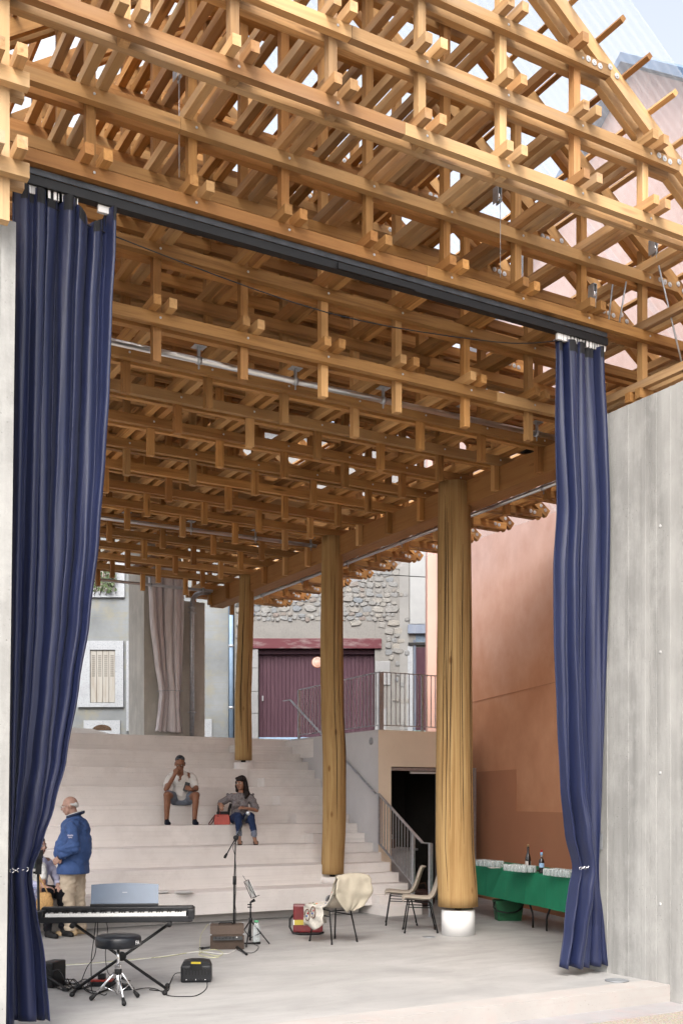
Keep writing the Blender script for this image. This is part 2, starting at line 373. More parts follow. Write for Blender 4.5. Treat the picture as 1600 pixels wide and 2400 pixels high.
# right-hand wall: visible face looks towards -X; runs from y=8.35 towards the viewer
cw = board_wall('concrete_wall', 'tall board-marked grey concrete wall at the side of the dark blue curtain', (7.70, 8.36, 0), 0, -1, 5.4, .5, -.3, 5.64, 3)
M_PLUG = plain('cement_plug', (.42,.42,.42), .9)
for zz in (.75, 2.0, 3.15, 4.35):
    for dy in (0, .16):
        m = MB(); m.lathe([(.016,0),(.016,.003),(.008,.0035)], 10, M=Matrix.Translation((7.707, 7.55-dy, zz)) @ Matrix.Rotation(-PI/2,4,'Y')); m.build('tie_plug', M_PLUG, cw)
m = MB(); m.box(7.685,7.703,8.16,8.28,1.24,1.40); m.build('steel_plate', M_GALV, cw)
for zz in (1.28,1.36):
    m = MB(); m.lathe([(.012,0),(.012,.012)], 8, M=Matrix.Translation((7.686,8.20,zz)) @ Matrix.Rotation(-PI/2,4,'Y')); m.build('bolt', M_GALV, cw)
cw2 = board_wall('concrete_wall', 'pale board-marked concrete wall end at the edge of the picture', (-.6, 7.42, 0), 1, 0, 2.30, 1.1, -.3, 5.66, 5, .0125)

# ------------------------------------------------------------------ back concrete pier
pier = thing('concrete_pier', 'grey brown concrete pier standing at the back of the top step', 'pier', (7.5, 19.6, 2.94))
box('pier_body', 6.87, 7.62, 19.60, 20.5, 2.945, 7.2, M_CONCB, pier); box('pier_body', 7.622, 8.14, 19.68, 20.5, 2.945, 5.62, M_CONCB, pier)
# ------------------------------------------------------------------ timber lattice roof
S = .827; X0 = 2.9119*S; H = .722*S; ZB = EYE + 7.1912*S
XN = lambda n: X0 + n*S
YK = lambda k: (8.685 + .9895*k)*S
ZL = lambda l: ZB + l*H
RX, SL = 4.68, .689                                   # ridge and pitch
ZR = lambda x: 9.818 - SL*abs(x-RX)                   # centre line of the rafters
XE = 10.36                                            # eave
TW, PW, AH, BH, BW = .069, .073, .099, .083, .069     # member sizes
roof = thing('timber_roof', 'open lattice roof of stacked golden timber beams and posts over the stage', 'roof structure', (RX, YK(8), 5.5))
def wmat(k, z=0): return M_WOODF if k <= 0 else M_WOOD
def span(z, inset):                                    # where the rafters' centre line is at height z
    h = (9.818-z)/SL - inset; return RX-h, RX+h
NLO, NHI = -2, 9
for k in range(17):
    yf = YK(k)
    for l in range(-3, 4):
        z = ZL(l); a, b = span(z, .03)
        a = max(a, RX-(XE-RX)); b = min(b, XE-.12)
        if b-a < .3: continue
        full = k >= -l-1
        if l == -3 and k > 14: full = False
        if l == -2 and k > 15: full = False
        segs = []
        if full: segs = [(a, b)]
        else:
            segs = [(XN(7)-.14, b)]
            if k < 3: segs.append((a, XN(-1)+.15))
        for (s0, s1) in segs:
            cut = s0 + (s1-s0)*random.choice((.3,.42,.5,.58,.7)) if s1-s0 > 6 else None
            for (q0, q1) in ([(s0, cut-.002), (cut+.002, s1)] if cut and k <= 3 else [(s0, s1)]):
                bar('cross_beam', (q0, yf+TW/2, z), (q1, yf+TW/2, z), TW, AH, wmat(k), roof)
            bar('cross_beam', (s0, yf+TW*1.5+PW, z), (s1, yf+TW*1.5+PW, z), TW, AH, wmat(k), roof)
    # rafters, twin, in the planes of the beams
    for sgn in (-1, 1):
        for yo in (TW/2, TW*1.5+PW):
            xe = RX+sgn*(XE-RX)
            bar('rafter', (RX+sgn*.002, yf+yo, ZR(RX)), (xe, yf+yo, ZR(xe)), TW-.003, .125, wmat(k), roof)
    for n in range(NLO, NHI+1):
        x = XN(n); wall = n <= -1 or n >= 7
        zt = ZR(x)+.02
        zb = ZL(-3)-.345 if (k >= 2 and k <= 14) else ZL(-3)-.33 if wall else ZL(-min(k,1)-1)-AH/2-.012 if k < 2 else ZL(-2)-.15
        if k > 14 and not wall: zb = ZL(-2)-.15 if k == 15 else ZL(-1)-.15
        if n == 9: zb = ZL(-3)-AH/2
        if zt-zb < .25 or n in (8,) and False: continue
        bar('post', (x, yf+TW+PW/2, zb), (x, yf+TW+PW/2, zt), PW, PW, wmat(k), roof)
for l in range(-3, 4):
    z = ZL(l)+AH/2+BH/2+.001
    for n in range(NLO, NHI+1):
        x = XN(n)
        if ZR(x)-.07 < z+BH/2: continue
        wall = n <= -1 or n >= 7
        k0 = 0 if wall else max(0, -l-1); k1 = 16 if wall or l > -2 else 14 if l == -3 else 15
        for sgn in (-1, 1):
            xx = x+sgn*(PW/2+BW/2+.001); ya = YK(k0)-.13+random.uniform(-.012,.012); yb = YK(k1)+TW*2+PW+.13
            if ZR(xx)-.07 < z+BH/2: continue
            ym = ya+2*S*.99+.25
            bar('long_beam', (xx, ya, z), (xx, ym-.001, z), BW, BH, wmat(k0), roof)
            bar('long_beam', (xx, ym+.001, z), (xx, yb, z), BW, BH, M_WOOD, roof)
# purlins and roof sheets
u = Vector((math.cos(math.atan(SL)), 0, -math.sin(math.atan(SL)))); LR = (XE-RX)/u.x
for sgn in (-1, 1):
    us = Vector((sgn*u.x, 0, u.z)); ns = Vector((sgn*-u.z, 0, u.x))
    i = 0; s = .12
    while s < LR:
        c = Vector((RX, 0, 9.818)) + us*s + ns*(.0625+.03)
        bar('purlin', c+Vector((0, YK(0)-.30, 0)), c+Vector((0, YK(16)+.5, 0)), .045, .058, M_WOOD, roof, up=ns); s += .385
# corrugated translucent sheets
def sheet_mat():
    t = NT('clear_corrugated_sheet', .25, spec=.3); t.col((.86,.88,.90))
    tr = t.n('ShaderNodeBsdfTransparent'); tr.inputs[0].default_value = (.93,.95,.96,1); tl = t.n('ShaderNodeBsdfTranslucent'); tl.inputs[0].default_value = (.85,.87,.9,1)
    m1 = t.n('ShaderNodeMixShader'); m1.inputs[0].default_value = .85; t.l(t.b.outputs[0], m1.inputs[1]); t.l(tl.outputs[0], m1.inputs[2])
    m2 = t.n('ShaderNodeMixShader'); m2.inputs[0].default_value = .80; t.l(m1.outputs[0], m2.inputs[1]); t.l(tr.outputs[0], m2.inputs[2])
    t.l(m2.outputs[0], t.t.nodes['Material Output'].inputs[0]); return t.m
M_SHEET = sheet_mat()
for sgn in (-1, 1):
    us = Vector((sgn*u.x, 0, u.z)); ns = Vector((sgn*-u.z, 0, u.x)); yy0 = YK(0)-.42; yy1 = YK(16)+.6; nw = 8
    for q in range(nw):
        ya = yy0+(yy1-yy0)*q/nw; yb = yy0+(yy1-yy0)*(q+1)/nw+.06; m = MB(); vs = []; fs = []; N = 72
        for i in range(N+1):
            y = ya+(yb-ya)*i/N; hgt = .010*math.sin(2*PI*y/.076)+.012+(.006 if q % 2 else 0)
            for s in (-.02, LR+.10): vs.append(Vector((RX, y, 9.818)) + us*s + ns*(.0625+.06+hgt))
        for i in range(N): fs.append((2*i, 2*i+1, 2*i+3, 2*i+2))
        m.add(vs, fs, True); m.build('roof_sheet', M_SHEET, roof)
# ridge cap, bolts and washers
screw = MB(); screw.lathe([(.011,0),(.011,.003),(.004,.0045)], 10, M=Matrix.Rotation(PI/2,4,'X')); SCREW = screw.mesh('screw', M_WASHER)
wsh = MB(); wsh.lathe([(.026,0),(.026,.006),(.010,.007),(.010,.014),(.001,.015)], 14, M=Matrix.Rotation(PI/2,4,'X'), smooth=False); WASHER = wsh.mesh('washer', M_WASHER)
for k, ls in ((0,(-1,0,1)),(1,(-2,-1)),(2,(-3,-2)),(3,(-3,)),(4,(-3,)),(5,(-3,)),(6,(-3,))):
    for l in ls:
        for n in range(-1, 8):
            a, b = span(ZL(l), .3)
            if a < XN(n) < b: link('screw', SCREW, None, roof, (XN(n)+.004, YK(k)-.0005, ZL(l)+.004))
for k in range(17):
    for l in range(-3, 3):
        if not (k <= 5 or l == -3): continue
        for sgn in (-1, 1):
            a, b = span(ZL(l), 0); x = b if sgn > 0 else a
            if l == -3: x = RX+sgn*(XE-RX-.10)
            for q in ((.16,.23,.30) if l > -3 else (.16,.23)):
                if YK(k) and (sgn > 0 or k in (1,2,3,4)): link('washer', WASHER, None, roof, (x-sgn*q, YK(k)-.0005, ZL(l)+.012*q*10-.02))
            for q in (.02,.10):
                if sgn > 0: link('washer', WASHER, None, roof, (x+sgn*q-.06, YK(k)-.002, ZR(x+sgn*q-.06)+.005))
# main beam on the columns
bar('main_beam', (XN(7)+PW/2+.002+.14, YK(0)+.9, ZL(-3)-AH/2-.155), (XN(7)+PW/2+.002+.14, 19.66, ZL(-3)-AH/2-.155), .28, .305, M_BEAM, roof)

# ------------------------------------------------------------------ log columns
def bark_mat():
    t = NT('peeled_log', .85, spec=.12); v = t.coord((20,20,.6)); g = t.noise(v, 1.0, 7, .7, .9); v2 = t.coord((2.2,2.2,.35)); b = t.noise(v2, 1.0, 4)
    k = t.ramp(g, [(.25, (.21,.115,.042)), (.5, (.37,.235,.10)), (.75, (.48,.33,.155))]); k = t.mix(t.ramp(b, [(.4, 0.0), (.75, .6)]), k, (.26,.14,.055))
    v3 = t.coord((2.6,2.6,1.1)); vo = t.n('ShaderNodeTexVoronoi'); vo.inputs['Scale'].default_value = 1.5; t.l(v3, vo.inputs['Vector'])
    k = t.mix(t.ramp(vo.outputs['Distance'], [(.05, .7), (.11, 0.0)]), k, (.13,.05,.015)); t.col(k); t.bump(g, .8, .012); return t.m
M_LOG = bark_mat(); M_CRACK = plain('log_crack', (.035,.017,.008), .9)
def column(label, k, zbot, zpl, radii, bend, seed, nc):
    rd = random.Random(seed); cx, cy = XN(7)+.0, YK(k)+TW+PW/2; top = ZL(-3)-AH/2-.003
    t = thing('log_column', label, 'column', (cx, cy, zpl), group='log columns under the main beam')
    N, Hh = 64, 40; cr = [(rd.uniform(-2.9,-.5), rd.uniform(0,.35), rd.uniform(.6,1), rd.uniform(.5,1)) for _ in range(nc)]
    vs = []; fs = []; mi = []
    for i in range(Hh+1):
        u_ = i/Hh; z = zbot+(top-zbot)*u_
        f = u_*(len(radii)-1); q = min(int(f), len(radii)-2); r = radii[q]*(1-(f-q))+radii[q+1]*(f-q)
        f2 = u_*(len(bend)-1); q2 = min(int(f2), len(bend)-2); w_ = f2-q2; w_ = w_*w_*(3-2*w_); bx = bend[q2]*(1-w_)+bend[q2+1]*w_
        for j in range(N):
            a = j/N*2*PI; rr = r*(1+.02*noise.noise(Vector((math.cos(a)*1.5, math.sin(a)*1.5, z*.5+seed*7)))+.008*noise.noise(Vector((math.cos(a)*6, math.sin(a)*6, z*.4+seed))))
            for (ca, c0, c1, cd) in cr:
                aa = ca+.10*noise.noise(Vector((z*.6, ca*9, seed)))
                if c0 <= u_ <= c1 and abs((a-aa+PI) % (2*PI)-PI) < PI/N: rr -= .007*cd*min(1, (u_-c0)*12, (c1-u_)*12+.2)
            vs.append(Vector((cx+bx*CS+rr*math.cos(a), cy-bx*SN+rr*math.sin(a), z)))
    m = MB()
    for i in range(Hh):
        for j in range(N): fs.append((i*N+j, i*N+(j+1) % N, (i+1)*N+(j+1) % N, (i+1)*N+j))
    fs.append(tuple(range(N-1,-1,-1))); fs.append(tuple(Hh*N+j for j in range(N)))
    c = Vector((cx,cy,zbot)); m.add([v-c for v in vs], fs, True); o = m.build('trunk', M_LOG, t, loc=c)
    # dark drying cracks following the grain
    for (ca, c0, c1, cd) in cr:
        pts = []; wd = []
        for i in range(int(c0*60), int(c1*60)+1):
            u_ = i/60; z = zbot+(top-zbot)*u_; f = u_*(len(radii)-1); q = min(int(f), len(radii)-2); r = radii[q]*(1-(f-q))+radii[q+1]*(f-q)
            f2 = u_*(len(bend)-1); q2 = min(int(f2), len(bend)-2); w_ = f2-q2; w_ = w_*w_*(3-2*w_); bx = bend[q2]*(1-w_)+bend[q2+1]*w_
            aa = ca+.10*noise.noise(Vector((z*.6, ca*9, seed))); e = min(1, (u_-c0)*10, (c1-u_)*10)
            pts.append(Vector((cx+bx*CS+(r*.992)*math.cos(aa), cy-bx*SN+(r*.992)*math.sin(aa), z))); wd.append(.001+.0042*cd*max(0,e))
        if len(pts) > 3:
            m = MB(); m.tube(pts, wd, 6); m.build('drying_crack', M_CRACK, o)
    m = MB(); m.lathe([(.045,zbot-.05),(.045,zbot+.01)], 12, (cx+bend[0]*CS,cy-bend[0]*SN,0)); m.build('steel_pin', M_BLACK, t)
    rp = radii[0]*.84 if k == 5 else radii[0]*1.1
    m = MB(); m.lathe([(rp,zpl),(rp,zbot-.052),(rp-.01,zbot-.042),(.02,zbot-.041)], 40, (cx+bend[0]*CS,cy-bend[0]*SN,0)); m.build('round_plinth', M_WHITE if k == 5 else M_STEP, t)
    return t
column('thick cracked log column standing on a white round plinth beside the chairs', 5, .365, 0, [.258,.246,.237,.229,.223,.218,.205], [.03,-.015,-.02,-.02,-.015,-.02,-.02], 1, 8)
column('bowed log column behind the shawl-covered chair, middle of the row', 9, .59, .446, [.176,.182,.183,.180,.178,.172,.166], [.0,.03,.03,.0,-.01,-.005,.0], 2, 5)
column('slender wavy log column rising from the upper steps', 13, 2.47, 1.97, [.158,.155,.150,.146,.143,.139,.134], [-.025,-.025,-.03,-.01,.01,.03,.035], 3, 3)
# ------------------------------------------------------------------ pipes and small fittings under the roof
def pipe(label, p0, p1, r, cl, drop):
    t = thing('lighting_pipe', label, 'pipe', p0, group='aluminium pipes under the roof'); p0, p1 = Vector(p0), Vector(p1)
    m = MB(); m.tube([p0, p1], r, 14); m.build('tube', M_ALU, t)
    for q in cl:
        c = p0.lerp(p1, q); d = (p1-p0).normalized(); m = MB(); m.tube([c-d*.022, c+d*.022], r+.007, 12); m.box(c.x-.012,c.x+.012,c.y-.012,c.y+.012,c.z+r,c.z+r+drop); m.box(c.x-.006,c.x+.006,c.y-.006,c.y+.006,c.z-r-.05,c.z-r)
        m.build('clamp', M_GALV, t); m = MB(); m.box(c.x-.06,c.x+.06,c.y-.05,c.y+.05,c.z+r+drop,c.z+r+drop+.005); m.build('fixing_plate', M_GALV, t)
pipe('bright aluminium pipe slung below the front of the lattice roof', (1.9, 9.27, 5.80), (8.15, 9.27, 5.80), .03, (.13,.30,.46,.62,.78,.94), .09)
pipe('aluminium pipe below the roof, second one behind the bright front pipe', (1.9, YK(9)+.5, 5.78), (8.12, YK(9)+.5, 5.78), .028, (.5,.66,.83,.985), .09)
pipe('aluminium pipe below the last row of posts near the grey curtain', (1.9, YK(14)+.45, 5.74), (8.05, YK(14)+.45, 5.74), .028, (.45,.6,.8,.97), .12)
pipe('aluminium pipe running back beside the main beam above the columns', (8.74, YK(1), 5.60), (8.74, YK(15), 5.60), .03, (.2,.34,.48,.62,.76,.9), .10)
tr = thing('curtain_track', 'black curtain rail under the front beams of the roof', 'curtain rail', (4.8, 8.1, 6.3))
box('rail', 1.86, 7.68, 8.06, 8.14, 6.315, 6.385, M_BLACK, tr)
box('galvanised_angle', 1.90, 7.66, 8.050, 8.058, 6.385, 6.43, plain('dull_rail_steel', (.06,.063,.07), .5, .5, .4, 5), tr); box('rail_overlap', 4.55, 5.35, 8.03, 8.043, 6.31, 6.36, M_BLACK, tr)
def cable(name, label, pts, r, mat, cat='cable', group=None, sub=6):
    pts = [Vector(p) for p in pts]; out = []
    for i in range(len(pts)-1):
        a = pts[max(i-1,0)]; b = pts[i]; c = pts[i+1]; d = pts[min(i+2,len(pts)-1)]
        for q in range(sub):
            t_ = q/sub; out.append(.5*((2*b)+(c-a)*t_+(2*a-5*b+4*c-d)*t_*t_+(3*b-a-3*c+d)*t_**3))
    out.append(pts[-1]); m = MB(); m.tube(out, r, 6); o = m.build(name, mat)
    return tag(o, label, cat, group)
cable('pull_cord', 'thin black cord sagging from the curtain rail', [(2.1,8.12,6.22),(2.6,8.12,6.12),(4.5,8.12,5.95),(6.3,8.12,6.08),(7.1,8.12,6.26)], .005, M_BLACK, 'cord')
for (n_, p, q) in (('steel tie rod slanting beside the top of the dark blue curtain', at(1438,642,11.3), at(1418,820,11.3)), ('steel tie rod above the concrete wall, behind the post', at(1467,660,10.9), at(1450,760,10.9)),
                   ('long steel tie rod at the edge above the concrete wall', at(1543,622,10.7), at(1600,862,10.7))):
    m = MB(); m.tube([p, q], .009, 8); tag(m.build('tie_rod', M_GALV), n_, 'rod', 'tie rods above the concrete wall')
def pulley(label, p, wire):
    t = thing('pulley', label, 'pulley', p); m = MB(); m.lathe([(.035,-.012),(.045,-.012),(.03,0),(.045,.012),(.035,.012)], 14, M=Matrix.Translation(p) @ Matrix.Rotation(PI/2,4,'Y')); m.build('wheel', M_CHROME, t)
    m = MB(); m.box(p.x-.022,p.x-.016,p.y-.04,p.y+.04,p.z-.05,p.z+.09); m.box(p.x+.016,p.x+.022,p.y-.04,p.y+.04,p.z-.05,p.z+.09); m.box(p.x-.022,p.x+.022,p.y-.04,p.y+.04,p.z+.09,p.z+.097); m.build('bracket', M_GALV, t)
    m = MB(); m.tube([p+Vector((0,-.045,0)), p+Vector((0,-.045,-wire))], .003, 5); m.build('wire', M_GALV, t)
pulley('small steel pulley with a long wire among the upper front beams', at(415,172,8.6), .85); pulley('steel pulley hanging between two beams near the middle of the roof', at(1165,463,9.9), .75)
pulley('steel pulley on a grey plate above the curtain end', at(1388,690,10.6), .15); pulley('bright steel pulley high beside a rafter', at(1530,585,10.4), .1)
m = MB(); c = at(1236,1052,13.0); m.lathe([(.02,-.09),(.055,-.08),(.06,.05),(.05,.07),(.0,.05)], 16, M=Matrix.Translation(c) @ Matrix.Rotation(PI/2.3,4,'Y')); m.box(c.x-.01,c.x+.01,c.y-.01,c.y+.01,c.z,c.z+.14); tag(m.build('spotlight', M_BLACKP), 'small black spotlight on top of the main beam', 'spotlight')

# ------------------------------------------------------------------ curtains
def velvet(name, c, sheen):
    t = NT(name, .46, spec=.45); v = t.coord((30,30,3)); n = t.noise(v, 1.0, 4); k = t.ramp(n, [(.3, tuple(x*.85 for x in c)), (.7, tuple(x*1.15 for x in c))]); t.col(k)
    t.b.inputs['Sheen Weight'].default_value = sheen; t.b.inputs['Sheen Roughness'].default_value = .45; t.b.inputs['Sheen Tint'].default_value = (.6,.65,.85,1); return t.m
M_VELVET = velvet('blue_velvet', (.0068,.0112,.044), .10); M_HEAD = plain('black_heading_tape', (.01,.01,.012), .8)
def curtain(name, label, Y, rows, nf, amp, seed, mat, parts=True, dip=None, NU=260):
    """rows: (photo row, left px, right px) of the cloth's outline at depth Y"""
    rd = random.Random(seed); V = []
    for (py, a, b) in rows:
        L = onY(a, py, Y); R = onY(b, py, Y); V.append(((L.z+R.z)/2, L.x, R.x))
    V.sort(key=lambda q: -q[0]); zt = V[0][0]; zb = V[-1][0]; NV = 110
    ph = [rd.uniform(0, 2*PI) for _ in range(6)]
    t = thing(name, label, 'curtain', ((V[-1][1]+V[-1][2])/2, Y, zb)); m = MB(); vs = []; fs = []
    top = []
    for j in range(NV+1):
        z = zt+(zb-zt)*j/NV
        q = 0
        while q < len(V)-2 and V[q+1][0] > z: q += 1
        f = (V[q][0]-z)/max(1e-6, V[q][0]-V[q+1][0]); f = f*f*(3-2*f)*.5+f*.5
        xl = V[q][1]*(1-f)+V[q+1][1]*f; xr = V[q][2]*(1-f)+V[q+1][2]*f; wd = xr-xl; s_ = j/NV
        for i in range(NU+1):
            u_ = i/NU
            wob = .022*noise.noise(Vector((u_*3, z*.45, seed)))+.012*noise.noise(Vector((u_*7, z*.9, seed+3)))
            uu = u_ + .012*math.sin(nf*.43*2*PI*u_+ph[1])
            a = math.sin(2*PI*nf*uu + ph[0] + 2.2*noise.noise(Vector((u_*2, z*.3, seed+9)))); a = a*(1.35-.35*a*a)
            a2 = math.sin(2*PI*nf*.37*uu + ph[2] + .6*math.sin(z*.7)); a3 = noise.noise(Vector((u_*nf*1.7, z*.35, seed*3)))
            am = amp*(.75+.5*noise.noise(Vector((u_*4, seed, z*.2))))*min(1.5, max(.6, .5/wd))
            y = Y + am*(.62*a+.62*a2+.6*a3+.22*noise.noise(Vector((u_*nf*4, z*.6, seed+5))))
            x = xl + wd*(u_ + wob*(4*u_*(1-u_))) + am*.35*math.cos(2*PI*nf*uu+ph[0])*(4*u_*(1-u_))
            zz = z
            if dip and u_ > dip[0]:
                e = (u_-dip[0])/(dip[1]-dip[0]); zz -= dip[2]*math.sin(PI*min(1, e))*max(0, 1-s_*14) if e < 1 else 0
            hemw = .012*math.sin(u_*31+seed)*s_**6
            vs.append((x, y, zz+hemw))
    for j in range(NV):
        for i in range(NU): fs.append((j*(NU+1)+i, j*(NU+1)+i+1, (j+1)*(NU+1)+i+1, (j+1)*(NU+1)+i))
    m.add(vs, fs, True); o = m.build('cloth', mat, t); so_ = o.modifiers.new('thickness', 'SOLIDIFY'); so_.thickness = .006; so_.offset = 0
    return t, vs, NU
LC, vs, NU = curtain('stage_curtain', 'wide dark blue velvet curtain tied back at the near concrete wall end', 8.10,
    [(462,34,266),(560,34,264),(700,32,256),(900,30,251),(1050,29,243),(1250,27,229),(1450,24,206),(1600,22,181),(1780,19,150),(1890,18,120),(1970,17,93),(2040,17,67),(2062,16,66),(2120,14,75),(2250,6,96),(2392,0,107)], 6.6, .10, 4, M_VELVET, dip=(.60,.94,.13))
RC, vs2, NU2 = curtain('stage_curtain', 'narrow dark blue velvet curtain tied back beside the tall concrete wall', 8.10,
    [(806,1306,1414),(850,1308,1414),(1000,1308,1421),(1200,1314,1425),(1330,1306,1426),(1500,1309,1423),(1680,1318,1418),(1850,1329,1410),(1960,1345,1400),(2030,1361,1393),(2046,1361,1393),(2080,1352,1399),(2180,1335,1416),(2266,1320,1428)], 5.2, .095, 8, M_VELVET)
for (t, V, N_, npos, lo, hi) in ((LC, vs, NU, 22, 0, .62), (RC, vs2, NU2, 24, 0, 1)):
    m = MB(); 
    row = V[:N_+1]; row2 = V[2*(N_+1):3*(N_+1)]
    for i in range(N_):
        a, b, c, d = [Vector(p) for p in (row[i], row[i+1], row2[i+1], row2[i])]; q = Vector((0,-.005,.001)); m.add([a+q, b+q, c+q, d+q], [(0,1,2,3)], True)
    m.build('heading_tape', M_HEAD, t)
    for i in list(range(npos)):
        u_ = lo+(hi-lo)*i/(npos-1); p = Vector(row[int(u_*N_)]); mm = MB(); mm.box(p.x-.011,p.x+.011,8.085,8.115,6.255,6.314); mm.tube([(p.x,8.10,6.255),(p.x,8.10,p.z-.01)], .004, 5); mm.build('glider', M_WHITE, t)
m = MB(); p = Vector(vs[int(.97*NU)]); m.box(p.x-.10,p.x+.03,8.085,8.115,6.26,6.314); m.tube([(p.x-.05,8.1,6.26),(p.x-.03,8.1,p.z-.02)], .004, 5); m.build('leading_glider', M_WHITE, LC)
def chain(t, Y, pxa, pxb, py, n):
    a = onY(pxa, py, Y-.10); b = onY(pxb, py-4, Y-.10)
    for i in range(n):
        c = a.lerp(b, (i+.5)/n); d = (b-a).normalized(); L = (b-a).length/n*.62; up = Vector((0,0,1)) if i % 2 == 0 else Vector((0,1,0)); r = .010
        pts = [c+d*(L*math.cos(q*PI/8))+up*(r*1.4*math.sin(q*PI/8)) for q in range(17)]; m = MB(); m.tube(pts, .0032, 6, cap=False); m.build('chain_link', M_CHROME, t)
chain(LC, 8.10, 24, 66, 2042, 5); chain(RC, 8.10, 1358, 1394, 2036, 7)
M_GREYC = velvet('grey_curtain_cloth', (.62,.57,.58), .1)
GC, _, _ = curtain('grey_curtain', 'pale grey knotted curtain hanging in front of the back concrete pier', 19.50, [(1325,346,432),(1450,351,430),(1550,362,428),(1616,372,427),(1628,373,425),(1660,370,426),(1700,365,430),(1716,362,432)], 4, .13, 12, M_GREYC, NU=140)
m = MB(); pr = [(-.03,0,0),(.03,0,0)]; a = onY(368,1620,19.36); b = onY(430,1620,19.36); m.tube([a, (a+b)/2+Vector((0,-.05,.01)), b], .008, 6); m.build('tie_wire', M_GALV, GC)
dp = thing('drain_pipe', 'grey metal downpipe on the back concrete pier', 'pipe', onY(450,1726,19.55))
P = lambda px, py: onY(px, py, 19.55); m = MB(); m.tube([P(450,1728)+Vector((0,0,.02)), P(450,1420), P(452,1404), P(459,1394), P(470,1390), P(492,1389)], .045, 12); m.build('tube', M_GALV, dp)
for py in (1436, 1670, 1424): c = P(450,py); m = MB(); m.tube([c-Vector((0,0,.02)), c+Vector((0,0,.02))], .056, 12); m.box(c.x-.09,c.x+.09,c.y-.01,c.y+.01,c.z-.012,c.z+.012); m.build('pipe_clip', M_GALV, dp)

# ------------------------------------------------------------------ terracotta house on the right
def OW(y): return 12.29-.276*(17.7-y)
oh = thing('terracotta_house', 'tall windowless house wall of terracotta and pink render beside the stage', 'house', (OW(12), 12, 0))
def wallpts(off, zt): pass
zg = lambda y: 11.14+.83*(y-10.12) if y < 10.3 else 11.29-.3*(y-10.3)
ys = [5.5, 8, 10.3, 12, 14, 17.7]; m = MB(); vs = []
for y in ys: vs += [(OW(y), y, -.2), (OW(y), y, zg(y)), (OW(y)+6, y-1.5, -.2), (OW(y)+6, y-1.5, zg(y))]
fs = []
for i in range(len(ys)-1): a = 4*i; b = a+4; fs += [(a,b,b+1,a+1), (a+2,a+3,b+3,b+2), (a+1,b+1,b+3,a+3)]
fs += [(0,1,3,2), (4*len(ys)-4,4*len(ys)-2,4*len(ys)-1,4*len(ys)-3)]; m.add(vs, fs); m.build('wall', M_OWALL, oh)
for i in range(len(ys)-1):
    a, b = ys[i], ys[i+1]; m = MB(); m.add([(OW(a)-.22,a,zg(a)+.02),(OW(b)-.22,b,zg(b)+.02),(OW(b)+6,b-1.5,zg(b)+.02),(OW(a)+6,a-1.5,zg(a)+.02),(OW(a)-.22,a,zg(a)+.14),(OW(b)-.22,b,zg(b)+.14),(OW(b)+6,b-1.5,zg(b)+.14),(OW(a)+6,a-1.5,zg(a)+.14)],
        [(0,3,2,1),(4,5,6,7),(0,1,5,4),(1,2,6,5),(2,3,7,6),(3,0,4,7)]); m.build('roof', M_ZINC, oh)
def patch(name, y0, y1, z0, z1, th, mat):
    m = MB(); m.add([(OW(y0)-th,y0,z0),(OW(y1)-th,y1,z0),(OW(y1)-th,y1,z1),(OW(y0)-th,y0,z1),(OW(y0)+.01,y0,z0),(OW(y1)+.01,y1,z0),(OW(y1)+.01,y1,z1),(OW(y0)+.01,y0,z1)], [(0,1,2,3),(0,4,5,1),(1,5,6,2),(2,6,7,3),(3,7,4,0)]); m.build(name, mat, oh)
patch('render_patch', 8.5, 13.92, -.05, 1.56, .006, M_ORANGE2); patch('render_patch', 13.921, 16.2, -.05, 2.25, .006, M_ORANGE2); patch('render_patch', 8.5, 17.6, 3.52, 3.53, .005, M_ORANGE2)
c = fr(0,0); m = MB(); a = at(1001,1720,21.6); b = at(1023,1720,21.6); f_ = Vector((SN,CS,0)); m.add([a.xy.to_3d()+Vector((0,0,2.9)), b.xy.to_3d()+Vector((0,0,2.9)), (b.xy.to_3d()+f_*.5)+Vector((0,0,2.9)), (a.xy.to_3d()+f_*.5)+Vector((0,0,2.9))]+[p+Vector((0,0,7.5)) for p in (a.xy.to_3d()+Vector((0,0,2.9)), b.xy.to_3d()+Vector((0,0,2.9)), (b.xy.to_3d()+f_*.5)+Vector((0,0,2.9)), (a.xy.to_3d()+f_*.5)+Vector((0,0,2.9)))],
    [(0,3,2,1),(4,5,6,7),(0,1,5,4),(1,2,6,5),(2,3,7,6),(3,0,4,7)]); m.build('corner_pilaster', M_PINK, oh)

# ------------------------------------------------------------------ old houses across the street (their fronts face the viewer)
DF = 27.0; KF = DF/FPX
rx = lambda px: (px-800)*KF
rz = lambda py: EYE+(HOR-py)*KF
FL = fr(0, DF, 0)
def fbox(name, xa, xb, ya, yb, d0, d1, mat, parent, ch=0):     # photo columns / rows on the house fronts, d0 = how far it stands proud
    m = MB()
    if ch: m.cbox(rx(xa), rx(xb), -d0, d1, rz(yb), rz(ya), ch)
    else: m.box(rx(xa), rx(xb), -d0, d1, rz(yb), rz(ya))
    return m.build(name, mat, parent, local=True)
M_GREYR = plaster('old_grey_render', (.185,.20,.21), .25, .9, (.23,.215,.155), .3)
def speck(name, c, d):
    t = NT(name, .9, spec=.15); v = t.world(); n = t.noise(v, 40, 5, .7); k = t.ramp(n, [(.30, d), (.50, c)]); n2 = t.noise(v, 2.5, 5); k = t.mix(t.ramp(n2, [(.5,0.0),(.8,.5)]), k, d); t.col(k); t.bump(n, .4, .008); return t.m
M_SURR = speck('flaking_white_surround', (.34,.36,.385), (.18,.19,.205))
M_MORTAR = speck('lime_mortar', (.205,.20,.19), (.13,.128,.125))
M_GRAN = speck('granite_block', (.25,.255,.26), (.17,.173,.18))
